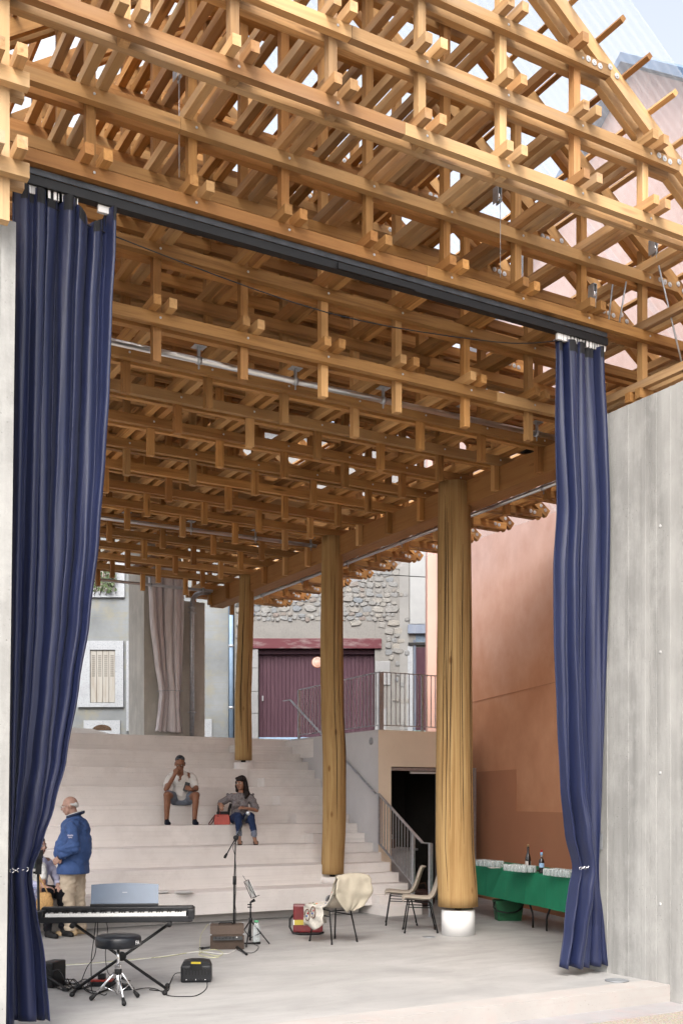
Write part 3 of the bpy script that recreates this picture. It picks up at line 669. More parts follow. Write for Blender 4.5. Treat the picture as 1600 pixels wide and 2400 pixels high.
def stone_mat():
    t = NT('rubble_stone', .9, spec=.2); v = t.coord(rnd=50.0); n = t.noise(v, 7, 6, .65); oi = t.n('ShaderNodeObjectInfo')
    b = t.ramp(oi.outputs['Random'], [(0,(.235,.23,.22)),(.3,(.21,.22,.23)),(.5,(.27,.26,.24)),(.7,(.165,.185,.21)),(.88,(.22,.215,.205)),(1,(.19,.165,.155))])
    t.col(t.mix(.45, b, t.ramp(n, [(.3,(.22,.21,.20)),(.7,(.66,.63,.58))]), 'OVERLAY')); t.bump(n, .6, .02); return t.m
M_STONE = stone_mat()
def painted(name, c, worn, amt=.5, sc=(14,14,1.2)):
    t = NT(name, .65, spec=.25); v = t.world(sc); n = t.noise(v, 1.0, 5, .65); k = t.mix(t.ramp(n, [(.5,0.0),(.72,amt)]), c, worn); t.col(k); t.bump(n, .2, .004); return t.m
M_PURP = painted('purple_door_paint', (.055,.025,.037), (.095,.05,.065), .6); M_PURPL = painted('worn_purple_lintel', (.10,.028,.036), (.26,.23,.225), .8, (2,2,8))
M_SHUT = painted('weathered_shutter', (.31,.30,.275), (.16,.11,.075), .6); M_SHUTR = painted('red_brown_door', (.20,.055,.05), (.40,.33,.28), .7)
M_SLOT = plain('shutter_gap', (.05,.045,.04), .9); M_BLUEP = plain('pale_blue_paint', (.25,.36,.50), .6)
# stone house
sh = thing('stone_house', 'old rubble stone house with a purple garage door across the street', 'house', FL, -YAW)
def fwall(x0, x1, y0, y1, mat, parent): return fbox('wall', x0, x1, y0, y1, 0, 5.0, mat, parent)
fwall(549, 605, 1000, 1770, M_MORTAR, sh); fwall(605.2, 878, 1000, 1521, M_MORTAR, sh); fwall(878.2, 1300, 1000, 1770, M_MORTAR, sh)
m = MB(); m.box(rx(545), rx(1310), -.35, 5.3, rz(1000), rz(990)); m.build('roof', M_ZINC, sh, local=True)
fbox('door_lintel', 590, 894, 1497, 1521, .06, .2, M_PURPL, sh, .015); fbox('door_head', 606, 877, 1522, 1532, -.10, .3, M_PURP, sh)
dr = fbox('garage_door', 605.5, 877.5, 1521.5, 1738, -.22, .30, M_PURP, sh)
rd = random.Random(5)
for i in range(30):
    a = 606+i*271/30; m = MB(); m.cbox(rx(a)+.004, rx(a+271/30)-.004, .185+rd.uniform(0,.006), .215, rz(1730), rz(1533), .006); o = m.build('plank', M_PURP, dr, local=True)
fbox('door_threshold', 606, 877, 1728, 1745, -.10, .2, M_BLUEP, sh); fbox('door_bolt', 613, 616, 1630, 1642, -.14, .19, M_GALV, sh)
for (a,b,c,d) in ((587,604.8,1522,1566),(587,604.8,1567,1621),(588,604.8,1622,1672),(587,604.8,1673,1738),(878.6,914,1550,1606),(878.6,899,1607,1660),(878.6,905,1661,1735)): fbox('jamb_block', a, b, c, d, .03, .1, M_GRAN, sh, .012)
# rubble: courses of irregular stones, largest ones as parts
variants = []
for q in range(14):
    r2 = random.Random(q); n_ = r2.choice((7,8,9)); pts = [];
    for i in range(n_):
        a = 2*PI*i/n_+r2.uniform(-.18,.18); e = 5; cx_, sx_ = math.cos(a), math.sin(a); k_ = (abs(cx_)**e+abs(sx_)**e)**(-1/e)*r2.uniform(.86,1.04); pts.append((cx_*k_*.5, sx_*k_*.5))
    m = MB(); vs = []
    for (sc_, dpt) in ((1.0,.02),(.98,-.6),(.86,-.95)):
        for (x, z) in pts: vs.append((x*sc_, dpt+r2.uniform(-.12,.12)*(sc_ < 1), z*sc_))
    vs.append((0, -1.02, 0)); fs = []
    for L_ in range(2):
        for i in range(n_): fs.append((L_*n_+i, L_*n_+(i+1) % n_, (L_+1)*n_+(i+1) % n_, (L_+1)*n_+i))
    for i in range(n_): fs.append((2*n_+i, 2*n_+(i+1) % n_, 3*n_))
    m.add(vs, fs, False); variants.append(m.mesh('stone', M_STONE))
py = 1290; rd = random.Random(11); bed = []
while py < 1725:
    hgt = rd.uniform(8, 17); px = 549.5 + rd.uniform(-6, 4)
    while px < 958:
        wd = hgt*rd.uniform(.8, 2.1); cx_ = px+wd/2; cy_ = py+hgt/2+rd.uniform(-2.5,2.5); sc = rd.uniform(.75,1.08)
        band = 1455 < cy_ < 1494 and 570 < cx_ < 905 and rd.random() < .7
        if cx_-wd/2 > 549 and cx_+wd/2 < 962 and not (585 < cx_+wd/2 and cx_-wd/2 < 918 and cy_+hgt/2 > 1493 and not (cx_-wd/2 > 897 and cy_ < 1545)) and not (cx_ > 925 and rd.random() < .55) and not band:
            bed.append((wd*hgt*sc, rd.choice(variants), (rx(cx_), -.001, rz(cy_)), (wd*KF*.99*sc*rd.choice((1,-1)), rd.uniform(.012,.04), hgt*KF*1.0*sc*rd.choice((1,-1))), rd.uniform(-.2,.2)))
        px += wd
    py += hgt*.92
bed.sort(key=lambda q: -q[0]); rest = MB()
for i, (_, v_, lo, sc, ro) in enumerate(bed):
    if i < 298:
        o = link('stone', v_, None, sh, lo, (0, ro, 0), True); o.scale = sc
    else:
        Mx = Matrix.Translation(lo) @ Matrix.Rotation(ro,4,'Y') @ Matrix.Diagonal((*sc,1)); rest.add([Mx @ v.co for v in v_.vertices], [tuple(p.vertices) for p in v_.polygons])
rest.build('small_stones', M_STONE, sh, local=True)['kind'] = 'stuff'
fbox('stucco_panel', 960, 1100, 1250, 1463, .05, .1, plaster('white_stucco', (.31,.32,.325), .08, 2), sh); fbox('stucco_pilaster', 936, 958, 1290, 1740, .02, .1, plaster('grey_stucco', (.23,.23,.225), .12, 2), sh)
fbox('wood_lintel', 955, 1100, 1465, 1486, .09, .1, painted('grey_wood', (.17,.20,.26), (.30,.31,.33)), sh, .01); fbox('blue_panel', 974, 1100, 1487, 1505, .0, .1, M_BLUEP, sh)
fbox('side_door', 974, 1100, 1518, 1712, -.03+.05, .1, painted('dark_purple_door', (.055,.022,.034), (.10,.05,.06)), sh)
fbox('hinge_bar', 956, 1003, 1507, 1513, .06, .0, M_BLACK, sh); fbox('door_post', 968, 974, 1500, 1716, .05, .1, painted('post_blue_grey', (.10,.12,.16), (.25,.27,.30)), sh); fbox('white_jamb', 955, 967, 1514, 1735, .03, .1, M_SURR, sh); fbox('sill_block', 968, 1100, 1713, 1740, .06, .1, plain('green_stone', (.25,.36,.34), .9), sh)
sgn = thing('round_sign', 'small round white and orange sign on the purple garage door', 'sign', FL, -YAW)
Ms = plain('sign_white', (.70,.66,.60), .5); Mo = plain('sign_orange', (.55,.20,.10), .5)
R_ = Matrix.Translation((rx(743), .18, rz(1550))) @ Matrix.Rotation(PI/2,4,'X')
m = MB(); m.lathe([(.14,0),(.14,.006)], 28, M=R_); m.build('disc', Ms, sgn, local=True)
m = MB(); m.lathe([(.14,.0062),(.14,.0075),(.127,.0075),(.127,.0062)], 28, M=R_, cap=False); m.build('rim', Mo, sgn, local=True)
m = MB()
for i, wd in enumerate((.10,.16,.20,.21,.20,.16,.10)):
    z_ = rz(1550)+.09-i*.03; m.box(rx(743)-wd/2, rx(743)+wd/2, .171, .1735, z_-.007, z_+.006)
m.build('print_lines', Mo, sgn, local=True)
gp = thing('gutter_pipe', 'pale blue rainwater pipe between the plaster house and the stone house', 'pipe', FL, -YAW)
m = MB(); m.tube([(rx(542.5),-.11,rz(1745)),(rx(542.5),-.11,rz(1250))], .055, 12); m.build('tube', M_BLUEP, gp, local=True)
for py in (1408,1516,1660):
    m = MB(); m.tube([(rx(542.5),-.11,rz(py+3)),(rx(542.5),-.11,rz(py-3))], .066, 12); m.box(rx(542.5)-.01,rx(542.5)+.01,-.12,.01,rz(py+2),rz(py-2)); m.build('bracket', M_GALV, gp, local=True)
# plaster house
ph_ = thing('plaster_house', 'grey rendered house with flaking white window surrounds behind the steps', 'house', FL+Vector((.0,.0,0)), -YAW)
fbox('wall', -200, 535, 1000, 1770, 0, 5.0, M_GREYR, ph_); m = MB(); m.box(rx(-210), rx(538), -.35, 5.3, rz(1000), rz(990)); m.build('roof', M_ZINC, ph_, local=True)
def surround(x0,x1,y0,y1,ix0,ix1,iy0,iy1,name='window'):
    w_ = fbox(name, ix0, ix1, iy0, iy1, .005, .02, M_SLOT, ph_)
    for (a,b,c,d) in ((x0,ix0,y0,y1),(ix1,x1,y0,y1),(ix0+.2,ix1-.2,y0,iy0),(ix0+.2,ix1-.2,iy1,y1)): 
        if b > a and d > c: m = MB(); m.box(rx(a),rx(b),-.07,.02,rz(d),rz(c)); m.build('surround_block', M_SURR, w_, local=True)
    return w_
def shutter(w_, x0, x1, y0, y1, n, lo0, lo1, mat, nsl=11):
    for i in range(n):
        a = x0+(x1-x0)*i/n; b = x0+(x1-x0)*(i+1)/n; m = MB(); m.cbox(rx(a)+.004, rx(b)-.004, -.035, .0, rz(y1), rz(y0), .005); m.mi = 1
        for q in range(nsl):
            z_ = rz(lo0)+(rz(lo1)-rz(lo0))*q/(nsl-1); m.box(rx(a+(b-a)*.25), rx(a+(b-a)*.78), -.0365, -.03, z_-.009, z_+.009)
        o = m.build('shutter_leaf', [mat, M_SLOT], w_, local=True)
wn = surround(183,290,1503,1658,212,271,1524,1648); shutter(wn, 212.5, 270.5, 1525, 1647, 4, 1538, 1585, M_SHUT)
wd_ = surround(297,345,1503,1714,317,345,1523,1713,'doorway'); fbox('door_leaf', 318, 345, 1612, 1712, .03, .0, M_SHUTR, wd_); shutter(wd_, 320, 334, 1525, 1611, 1, 1534, 1606, M_SHUT, 16)
wu = surround(206,293,1300,1401,222,272,1310,1388); shutter(wu, 222.5, 271.5, 1311, 1387, 3, 1320, 1375, M_SHUT, 10)
wu2 = surround(304,345,1300,1401,326,345,1310,1388); shutter(wu2, 326.5, 344.5, 1311, 1387, 1, 1320, 1375, M_SHUT, 10)
wv = fbox('vent_surround', 197, 282, 1689, 1724, .05, .02, M_SURR, ph_); m = MB(); m.prism([(rx(217),rz(1712))]+[(rx(240+23*math.cos(PI*(1-i/10))), rz(1713-14*math.sin(PI*i/10))) for i in range(11)], -.055, .01); m.build('arched_vent', plain('vent_dark', (.06,.035,.02), .9, var=.5, scale=30), wv, local=True)
wl = fbox('low_surround', 478, 497, 1686, 1730, .05, .02, M_SURR, ph_)
def vine():
    rd = random.Random(3); m = MB(); 
    for i in range(120):
        px = rd.uniform(224, 276)*1.0; py = rd.uniform(1336, 1392)
        if rd.random() < .45 and px < 250: continue
        c = Vector((rx(px), -.10-rd.random()*.12, rz(py))); s_ = rd.uniform(.03,.06); a = rd.uniform(0,6.28); e1 = Vector((math.cos(a),rd.uniform(-.4,.4),math.sin(a)))*s_; e2 = Vector((-math.sin(a),rd.uniform(-.4,.4),math.cos(a)))*s_*.8
        m.add([c-e1, c-e2*.8, c+e1*1.2, c+e2*.8], [(0,1,2,3)])
    t = thing('climbing_vine', 'green climbing vine on the upper shuttered window of the plaster house', 'vine', FL, -YAW); m.build('leaves', plain('vine_leaf', (.04,.065,.02), .6, var=.4), t, local=True)['kind'] = 'stuff'
    m = MB(); 
    for q in range(3): m.tube([(rx(222+q*14),-.09,rz(1396)),(rx(232+q*12),-.12,rz(1372)),(rx(228+q*18),-.11,rz(1340))], .010, 5); 
    m.build('stem', plain('vine_stem', (.10,.07,.04), .9), t, local=True)
vine()
m = MB(); m.tube([at(812,1338,25.8), at(900,1344,25.8)+Vector((0,0,-.03)), at(1003,1353,25.8)], .010, 6); tag(m.build('overhead_wire', M_BLACK), 'thin dark wire strung in front of the stone house', 'wire')
rm = thing('curved_ledge', 'pale curved concrete ledge on the terrace behind the top step', 'ledge', at(200,1722,21.5)); m = MB()
cc = fr(-7.0,21.7); m.add([], []); pts = [(rx_, z_) for rx_, z_ in ((-7.4,2.94),(-5.75,2.94))]
prof = [((160-800)/FPX*21.7, 2.92),((290-800)/FPX*21.7, 2.92),((270-800)/FPX*21.7, 3.02),((250-800)/FPX*21.7, 3.10),((225-800)/FPX*21.7, 3.16),((160-800)/FPX*21.7, 3.20)]
vs = [fr(x_, 21.4, z_) for x_, z_ in prof]+[fr(x_, 22.6, z_) for x_, z_ in prof]; n_ = len(prof); m.add(vs, [tuple(range(n_)), tuple(range(2*n_-1, n_-1, -1))]+[(i, n_+i, n_+(i+1) % n_, (i+1) % n_) for i in range(n_)]); m.build('ledge_body', M_STEP, rm)
# ------------------------------------------------------------------ railings
def rail_run(t, pts, z0, zt, n, post=(0,1), r=.008, flat=True):
    """pts: base points; posts and thin balusters between a bottom and a top rail"""
    a, b = Vector(pts[0]), Vector(pts[1]); up = Vector((0,0,1))
    bar_('bottom_rail', a+up*z0, b+up*z0, .035, .012, t); bar_('top_rail', a+up*zt, b+up*zt, .04, .012, t)
    for i in range(n+1):
        p = a.lerp(b, i/n); th = .034 if i in (0, n) or (i == n//2 and n > 6) else .012
        q0 = p + up*(0 if th > .02 else z0+.006); q1 = p+up*(zt-.006)
        bar_('rail_post' if th > .02 else 'baluster', q0, q1, th, .012 if th < .02 else .04, t)
def bar_(name, a, b, w_, h_, t, mat=None):
    m = MB(); c = (Vector(a)+Vector(b))/2; m.beam(Vector(a)-c, Vector(b)-c, w_, h_); return m.build(name, mat or M_GALV, t, loc=c)
A_ = Vector((XR(15.13)+.06, 15.15, 2.905)); B_ = Vector((XR(18.7)+.06, 18.7, 2.94)); C_ = Vector((11.02, 15.15, 2.905))
t = thing('terrace_railing', 'galvanised steel railing with thin bars along the top of the stair wall', 'railing', B_); rail_run(t, (B_, A_), .08, .96, 26)
t = thing('terrace_railing', 'short steel railing above the store room door, ending at the pink wall', 'railing', A_); rail_run(t, (A_+Vector((.045,0,0)), C_), .08, .96, 18)
t = thing('stair_handrail', 'flat steel handrail slanting down the wall beside the stair', 'handrail', (XR(17)-.08, 17, 2.2))
xh = lambda y: XR(y)-.07
zh = lambda y: .447+(y-14.05)/.62*.3123+.90
pA = Vector((xh(18.85), 18.85, zh(18.85)-.05)); pB = Vector((xh(15.05), 15.05, zh(15.05))); bar_('rail', pA, pB, .045, .014, t); bar_('rail', pA+Vector((0,.28,0)), pA, .045, .014, t)
for y_ in (18.2,17.0,15.8): bar_('bracket', (xh(y_)+.005, y_, zh(y_)-.012), (XR(y_), y_, zh(y_)-.08), .012, .012, t)
t = thing('stair_railing', 'slanting galvanised railing at the foot of the stair beside the dark doorway', 'railing', (xh(14.0)+.06, 13.7, 0))
xq = lambda y: XR(y)-.02
y0_, y1_ = 15.05, 13.55; zq = lambda y: zh(y)
bar_('top_rail', (xq(y0_),y0_,zq(y0_)), (xq(y1_),y1_,zq(y1_)), .05, .014, t); bar_('bottom_rail', (xq(y0_),y0_,zq(y0_)-.80), (xq(13.85),13.85,zq(13.85)-.80), .04, .012, t)
bar_('top_rail', (xq(y1_),y1_,zq(y1_)), (xq(13.3),13.3,zq(y1_)), .05, .014, t); bar_('rail_post', (xq(13.3),13.3,0), (xq(13.3),13.3,zq(y1_)), .05, .05, t)
for i in range(13):
    y_ = y0_-.03+(13.86-y0_)*i/12; th = .035 if i in (0,12) else .012; bar_('rail_post' if th > .02 else 'baluster', (xq(y_),y_,zq(y_)-.80+.006), (xq(y_),y_,zq(y_)-.007), th, th, t)
bar_('rail_post', (xq(13.85),13.85,.30), (xq(13.85),13.85,zq(13.85)), .035, .04, t)
for (px, py, r_, z_) in ((1005,2197,.085,.001),(1445,2299,.115,.004)):
    p = on(px, py, z_); m = MB(); m.lathe([(r_,0),(r_,.004),(r_*.86,.006),(r_*.8,.003),(.01,.003)], 24, tuple(p)); m.build('floor_drain', M_GALV, STAGE)

# ------------------------------------------------------------------ text helper
def text(name, s, size, mat, parent, M, depth=.0008):
    cu = bpy.data.curves.new(name, 'FONT'); cu.body = s; cu.size = size; cu.align_x = 'CENTER'; cu.align_y = 'CENTER'; cu.extrude = depth
    o = bpy.data.objects.new(name, cu); COL.objects.link(o); dg = bpy.context.evaluated_depsgraph_get(); me = bpy.data.meshes.new_from_object(o.evaluated_get(dg)); bpy.data.objects.remove(o)
    me.transform(M); me.materials.clear(); me.materials.append(mat); return link(name, me, None, parent, local=True)

# ------------------------------------------------------------------ digital piano on its stand
dp_ = 9.74; PR = -YAW+.10
pc = fr((275-800)/FPX*dp_, dp_, 0)
st = thing('keyboard_stand', 'black crossed keyboard stand under the digital piano', 'keyboard stand', pc, PR)
def L2(px, py, dd=0.0): return Vector(((px-275)/FPX*dp_, dd, EYE+(HOR-py)/FPX*dp_))
tl, trr, bl_, br_ = L2(178,2166), L2(398,2166), L2(178,2319), L2(388,2312)
for (a, b, dy) in ((tl, br_, -.02), (trr, bl_, .02)):
    m = MB(); a = a.copy(); b = b.copy(); a.y = b.y = dy; b.z = .03; m.tube([a, b], .0135, 10); m.build('cross_bar', M_BLACK, st, local=True)
for (p, x_) in ((bl_, 0), (br_, 1)):
    m = MB(); m.tube([(p.x, -.19, .022), (p.x, .19, .022)], .015, 10); f_ = m.build('foot_bar', M_BLACK, st, local=True)
    for yy in (-.19, .17): m = MB(); m.tube([(p.x, yy-.012, .022), (p.x, yy+.03, .022)], .022, 12); m.build('end_cap', M_RUBBER, f_, local=True)
for p in (tl, trr):
    m = MB(); m.tube([(p.x, -.17, .628), (p.x, .17, .628)], .014, 10); f_ = m.build('support_arm', M_BLACK, st, local=True); m = MB(); m.tube([(p.x,-.19,.628),(p.x,-.15,.628)], .024, 12); m.build('end_cap', M_RUBBER, f_, local=True)
c = L2(286,2241); m = MB(); m.lathe([(.02,-.06),(.042,-.055),(.042,-.03),(.02,-.025),(.02,.05)], 16, M=Matrix.Translation((c.x,0,c.z)) @ Matrix.Rotation(-PI/2,4,'X')); m.build('pivot_knob', M_RUBBER, st, local=True)
pn = thing('digital_piano', 'long black digital piano with white keys and a sky-tinted music rest', 'piano', pc+Vector((0,0,.645)), PR)
m = MB(); W_ = 1.36; m.cbox(-W_/2, W_/2, -.14, .15, .0, .055, .008); m.cbox(-W_/2, W_/2, .03, .15, .05, .125, .01); m.cbox(-W_/2-.01, -W_/2+.045, -.14, .15, .03, .105, .008); m.cbox(W_/2-.045, W_/2+.012, -.14, .15, .02, .115, .008); m.build('case', M_BLACKP, pn, local=True)
m = MB(); kw = (W_-.12)/52
for i in range(52): m.cbox(-W_/2+.06+i*kw+.0009, -W_/2+.06+(i+1)*kw-.0009, -.125, .03, .052, .082, .0015)
o = m.build('white_keys', plain('key_white', (.80,.79,.76), .3, var=.02), pn, local=True); o['kind'] = 'stuff'
m = MB()
for i in range(51):
    if i % 7 in (0,2,3,5,6) if True else 0: m.cbox(-W_/2+.06+(i+1)*kw-.006, -W_/2+.06+(i+1)*kw+.006, -.068, .03, .08, .102, .002)
o = m.build('black_keys', plain('key_black', (.005,.005,.005), .25), pn, local=True); o['kind'] = 'stuff'
m = MB(); pr = [(-.305,0)]+[(-.305+.61*i/16, .205+.014*math.sin(PI*i/16)) for i in range(17)]+[(.305,0)]; m.prism(pr, -.005, .005, 'y', Matrix.Translation((.055,.10,.12)) @ Matrix.Rotation(-.24,4,'X'))
o = m.build('music_rest', plain('sky_tinted_rest_panel', (.10,.135,.19), .32, var=.08, spec=.6), pn, local=True)  # grey-blue base colour has the sky's reflection painted in
m = MB(); m.box(-.022,.022,-.0065,-.005,.128,.136, Matrix.Translation((.055,.10,.12)) @ Matrix.Rotation(-.24,4,'X')); m.build('maker_mark', plain('mark_silver', (.35,.37,.4), .4), o, local=True)
m = MB(); m.cbox(-.25,.36,.055,.10,.122,.150,.006); m.build('rest_ledge', M_BLACKP, pn, local=True)

# ------------------------------------------------------------------ drum stool
sc_ = on(277, 2347); ds = thing('drum_stool', 'round black padded drum stool on chrome tripod legs', 'stool', sc_, -YAW)
M_VINYL = plain('black_vinyl', (.006,.0075,.011), .36, var=.15, scale=10, bump=.05)
m = MB(); m.lathe([(.17,.468),(.192,.475),(.198,.50),(.198,.545),(.19,.562),(.16,.572),(.02,.576)], 40); seat = m.build('seat', M_VINYL, ds, local=True)
text('seat_lettering', 'FA', .05, plain('letter_white', (.7,.7,.7), .5), seat, Matrix.Rotation(1.16,4,'Z') @ Matrix.Translation((0,-.1985,.515)) @ Matrix.Rotation(PI/2,4,'X'))
m = MB(); m.tube([(0,0,.47),(0,0,.27)], .0125, 12); m.build('threaded_post', M_CHROME, ds, local=True)
m = MB(); m.tube([(0,0,.27),(0,0,.06)], .018, 12); m.build('tube', M_CHROME, ds, local=True); m = MB(); m.lathe([(.03,.235),(.032,.24),(.032,.275),(.026,.28)], 14); m.build('collar', M_RUBBER, ds, local=True); m = MB(); m.cbox(-.026,.026,-.026,.026,.28,.315,.004); m.build('clamp', M_CHROME, ds, local=True)
inv = Matrix.Rotation(YAW,3,'Z')
for (px,py) in ((212,2347),(324,2340),(291,2360)):
    q = inv @ (on(px,py)-sc_); d_ = q.normalized(); m = MB(); m.tube([d_*.03+Vector((0,0,.245)), q*.88+Vector((0,0,.045))], .0095, 8); lg = m.build('leg', M_CHROME, ds, local=True)
    m = MB(); m.tube([q*.80+Vector((0,0,.062)), q*.98+Vector((0,0,.02)), q*1.02+Vector((0,0,.014))], [.013,.021,.014], 10); m.build('rubber_foot', M_RUBBER, lg, local=True)
    m = MB(); m.tube([d_*.02+Vector((0,0,.075)), q*.52+Vector((0,0,.125))], .005, 6); m.build('brace', M_CHROME, ds, local=True)

# ------------------------------------------------------------------ small monitor speaker, amp
p = on(460,2302); t = thing('monitor_speaker', 'small black monitor speaker with a yellow label standing alone on the floor', 'speaker', p, -YAW+.06)
m = MB(); m.cbox(-.145,.145,-.06,.12,0,.165,.018); m.prism([(-.145,.15),(-.12,.20),(-.05,.212),(.05,.212),(.12,.20),(.145,.15)], -.045, .11); m.build('cabinet', M_BLACKP, t, local=True)
m = MB(); m.prism([(-.06,.13),(-.055,.165),(.055,.165),(.06,.13),(.03,.115),(-.03,.115)], -.066, -.055); m.build('handle_recess', M_RUBBER, t, local=True)
m = MB(); m.box(-.045,.045,-.0475,-.045,.178,.197); m.build('yellow_label', plain('label_yellow', (.55,.42,.03), .5), t, local=True)
for i in range(9): m = MB(); m.box(-.12+i*.03-.006,-.12+i*.03+.006,-.067,-.055,.075,.135); m.build('cooling_fin', M_RUBBER, t, local=True)
for i in range(7): m = MB(); m.lathe([(.006,0),(.006,.014)], 8, M=Matrix.Translation((-.09+i*.03,-.06,.03)) @ Matrix.Rotation(PI/2,4,'X')); m.build('knob', M_CHROME if i % 3 == 0 else M_BLACK, t, local=True)
p = on(532,2224); t = thing('guitar_amplifier', 'brown guitar amplifier tilted back behind the microphone stand', 'amplifier', p, -YAW+.13)
M_TOLEX = plain('brown_tolex', (.070,.048,.036), .7, var=.12, scale=60, bump=.3)
m = MB(); m.prism([(-.085,0),(-.135,.185),(-.06,.275),(.13,.285),(.165,.13),(.12,0)], -.195, .195, 'x'); m.build('cabinet', M_TOLEX, t, local=True)
nv = Vector((0,-.966,-.26)); m = MB(); m.box(-.165,.175,-.005,.002,-.034,.034, Matrix.Translation((0,-.126,.145)) @ Matrix.Rotation(-.263,4,'X')); m.build('control_panel', M_BLACK, t, local=True)
for i in range(7): m = MB(); m.lathe([(.008,0),(.007,.014)], 8, M=Matrix.Translation((-.13+i*.04,-.131,.147)) @ Matrix.Rotation(PI/2+.26,4,'X')); m.build('knob', M_RUBBER if i < 6 else M_WHITE, t, local=True)
m = MB(); m.tube([(-.09,.02,.283),(-.085,.02,.30),(.06,.02,.303),(.065,.02,.283)], .010, 8); m.build('handle', M_BLACK, t, local=True)
for x_ in (-.19,.19):
    for (y_,z_) in ((-.133,.183),(.128,.284)): m = MB(); m.cbox(x_-.009,x_+.009,y_-.010,y_+.010,z_-.010,z_+.006,.003); m.build('metal_corner', M_GALV, t, local=True)

# ------------------------------------------------------------------ microphone stand, music stand, phone stand
dm = 12.66; U = lambda px, py: at(px, py, dm)
t = thing('microphone_stand', 'tall black microphone stand with boom arm in front of the seated woman', 'microphone stand', on(548,2221))
m = MB(); m.tube([on(548,2221)+Vector((0,0,.06)), U(549,2070)], .0125, 10); m.tube([U(549,2070), U(552,1968)], .008, 10); m.build('shaft', M_BLACK, t); m = MB(); m.tube([U(549.6,2054), U(549.2,2074)], .02, 10); m.build('clutch', M_BLACK, t)
m = MB(); m.lathe([(.02,.015),(.045,.03),(.05,.06),(.035,.095),(.014,.115)], 16, tuple(on(548,2221))); m.build('base_hub', M_BLACKP, t)
for (px,py) in ((471,2227),(577,2240),(606,2214)):
    q = on(px,py); m = MB(); m.tube([on(548,2221)+Vector((0,0,.04)), q+Vector((0,0,.015))], .011, 8); lg = m.build('leg', M_BLACK, t); d_ = (q-on(548,2221)).normalized(); m = MB(); m.tube([q-d_*.03+Vector((0,0,.017)), q+d_*.02+Vector((0,0,.015))], .015, 8); m.build('rubber_foot', M_RUBBER, lg)
bm = thing('boom', 'x', 'x'); bpy.data.objects.remove(bm)
m = MB(); m.tube([U(527,2010), U(553,1964), U(576,1918)], .0075, 8); bo = m.build('boom_arm', M_BLACK, t); m = MB(); m.tube([U(526,2012), U(528,2008), U(532,2001)], [.014,.017,.012], 10); m.build('counterweight', M_RUBBER, bo); m = MB(); m.lathe([(.02,-.025),(.028,-.02),(.028,.02),(.02,.025)], 12, M=Matrix.Translation(U(553,1964)) @ Matrix.Rotation(PI/2,4,'X')); m.build('boom_clutch', M_BLACK, bo)
t2 = thing('microphone', 'grey-headed vocal microphone on the boom of the tall stand', 'microphone', U(577,1914)); m = MB(); m.tube([U(572,1926), U(579,1911)], [.011,.019], 10); m.build('handle', M_BLACK, t2)
m = MB(); c = U(581,1907); m.lathe([(.004,-.026),(.018,-.02),(.026,-.004),(.024,.012),(.012,.024),(.001,.027)], 16, M=Matrix.Translation(c) @ Matrix.Rotation(-.5,4,'Y')); m.build('grille', plain('mic_grille', (.32,.33,.35), .4, .6, .3, 80, .3), t2)
cable('microphone_cable', 'black cable hanging along the tall microphone stand', [U(571,1928), U(556,1968), U(546,1985), U(551,2010), U(553,2050), U(553,2080), U(551,2120), U(553,2145), U(549,2200), on(556,2228)+Vector((0,0,.008)), on(590,2236)+Vector((0,0,.008)), on(606,2222)+Vector((0,0,.008)), on(592,2214)+Vector((0,0,.008))], .0035, M_RUBBER)
dm2 = 13.2; U2 = lambda px, py: at(px, py, dm2)
t = thing('music_stand', 'small black music stand holding a white sheet behind the brown amplifier', 'music stand', on(586,2209)); b0 = on(586,2209)
m = MB(); m.tube([b0+Vector((0,0,.02)), U2(587,2160)], .013, 10); m.tube([U2(587,2160), U2(587,2114)], .010, 10); m.build('shaft', M_BLACK, t)
m = MB(); m.tube([U2(587,2152), U2(587,2163)], .022, 10); m.build('tripod_collar', M_BLACK, t); m = MB(); m.tube([U2(580,2121),U2(590,2121)], .008, 8); m.tube([U2(580,2127),U2(590,2127)], .008, 8); m.build('wing_screw', M_BLACK, t); m = MB(); m.tube([U2(588,2115), U2(597,2110)], [.012,.022], 10); m.build('tilt_joint', M_RUBBER, t)
for (px,py) in ((631,2215),(560,2200),(577,2222)):
    q = on(px,py)+Vector((0,0,.012)); a = U2(587,2158); m = MB(); m.tube([a, q], .0085, 8); lg = m.build('leg', M_BLACK, t); m = MB(); m.tube([a.lerp(q,.55), b0+Vector((0,0,.05))], .006, 6); m.build('brace', M_BLACK, lg)
cs_ = [U2(570,2069), U2(584,2061), U2(602,2101), U2(587,2108)]; dpt = fr(0,1)*1.0; cs_ = [cs_[0]+dpt*.10, cs_[1]-dpt*.12, cs_[2]-dpt*.12, cs_[3]+dpt*.10]
m = MB()
for i in range(4): m.tube([cs_[i], cs_[(i+1) % 4]], .004, 6)
m.tube([cs_[0], cs_[2]], .003, 6); m.tube([cs_[1], cs_[3]], .003, 6); m.tube([(cs_[0]+cs_[1])/2, U2(569,2053)], .003, 6); m.tube([cs_[3], U2(608,2099)], .004, 6); m.build('desk_frame', M_BLACK, t)
m = MB(); nn = ((cs_[1]-cs_[0]).cross(cs_[3]-cs_[0])).normalized()*.012; nn = nn if nn.y < 0 else -nn; k_ = [c.lerp(sum(cs_, Vector())/4, .1)+nn for c in cs_]; m.add(k_+[p+nn*.3 for p in k_], [(0,1,2,3),(7,6,5,4),(0,4,5,1),(1,5,6,2),(2,6,7,3),(3,7,4,0)]); tag(m.build('sheet_music', plain('paper', (.78,.77,.74), .8, var=.05)), 'white printed sheet clipped on the small music stand', 'paper')
m = MB(); b_ = on(601,2210); 
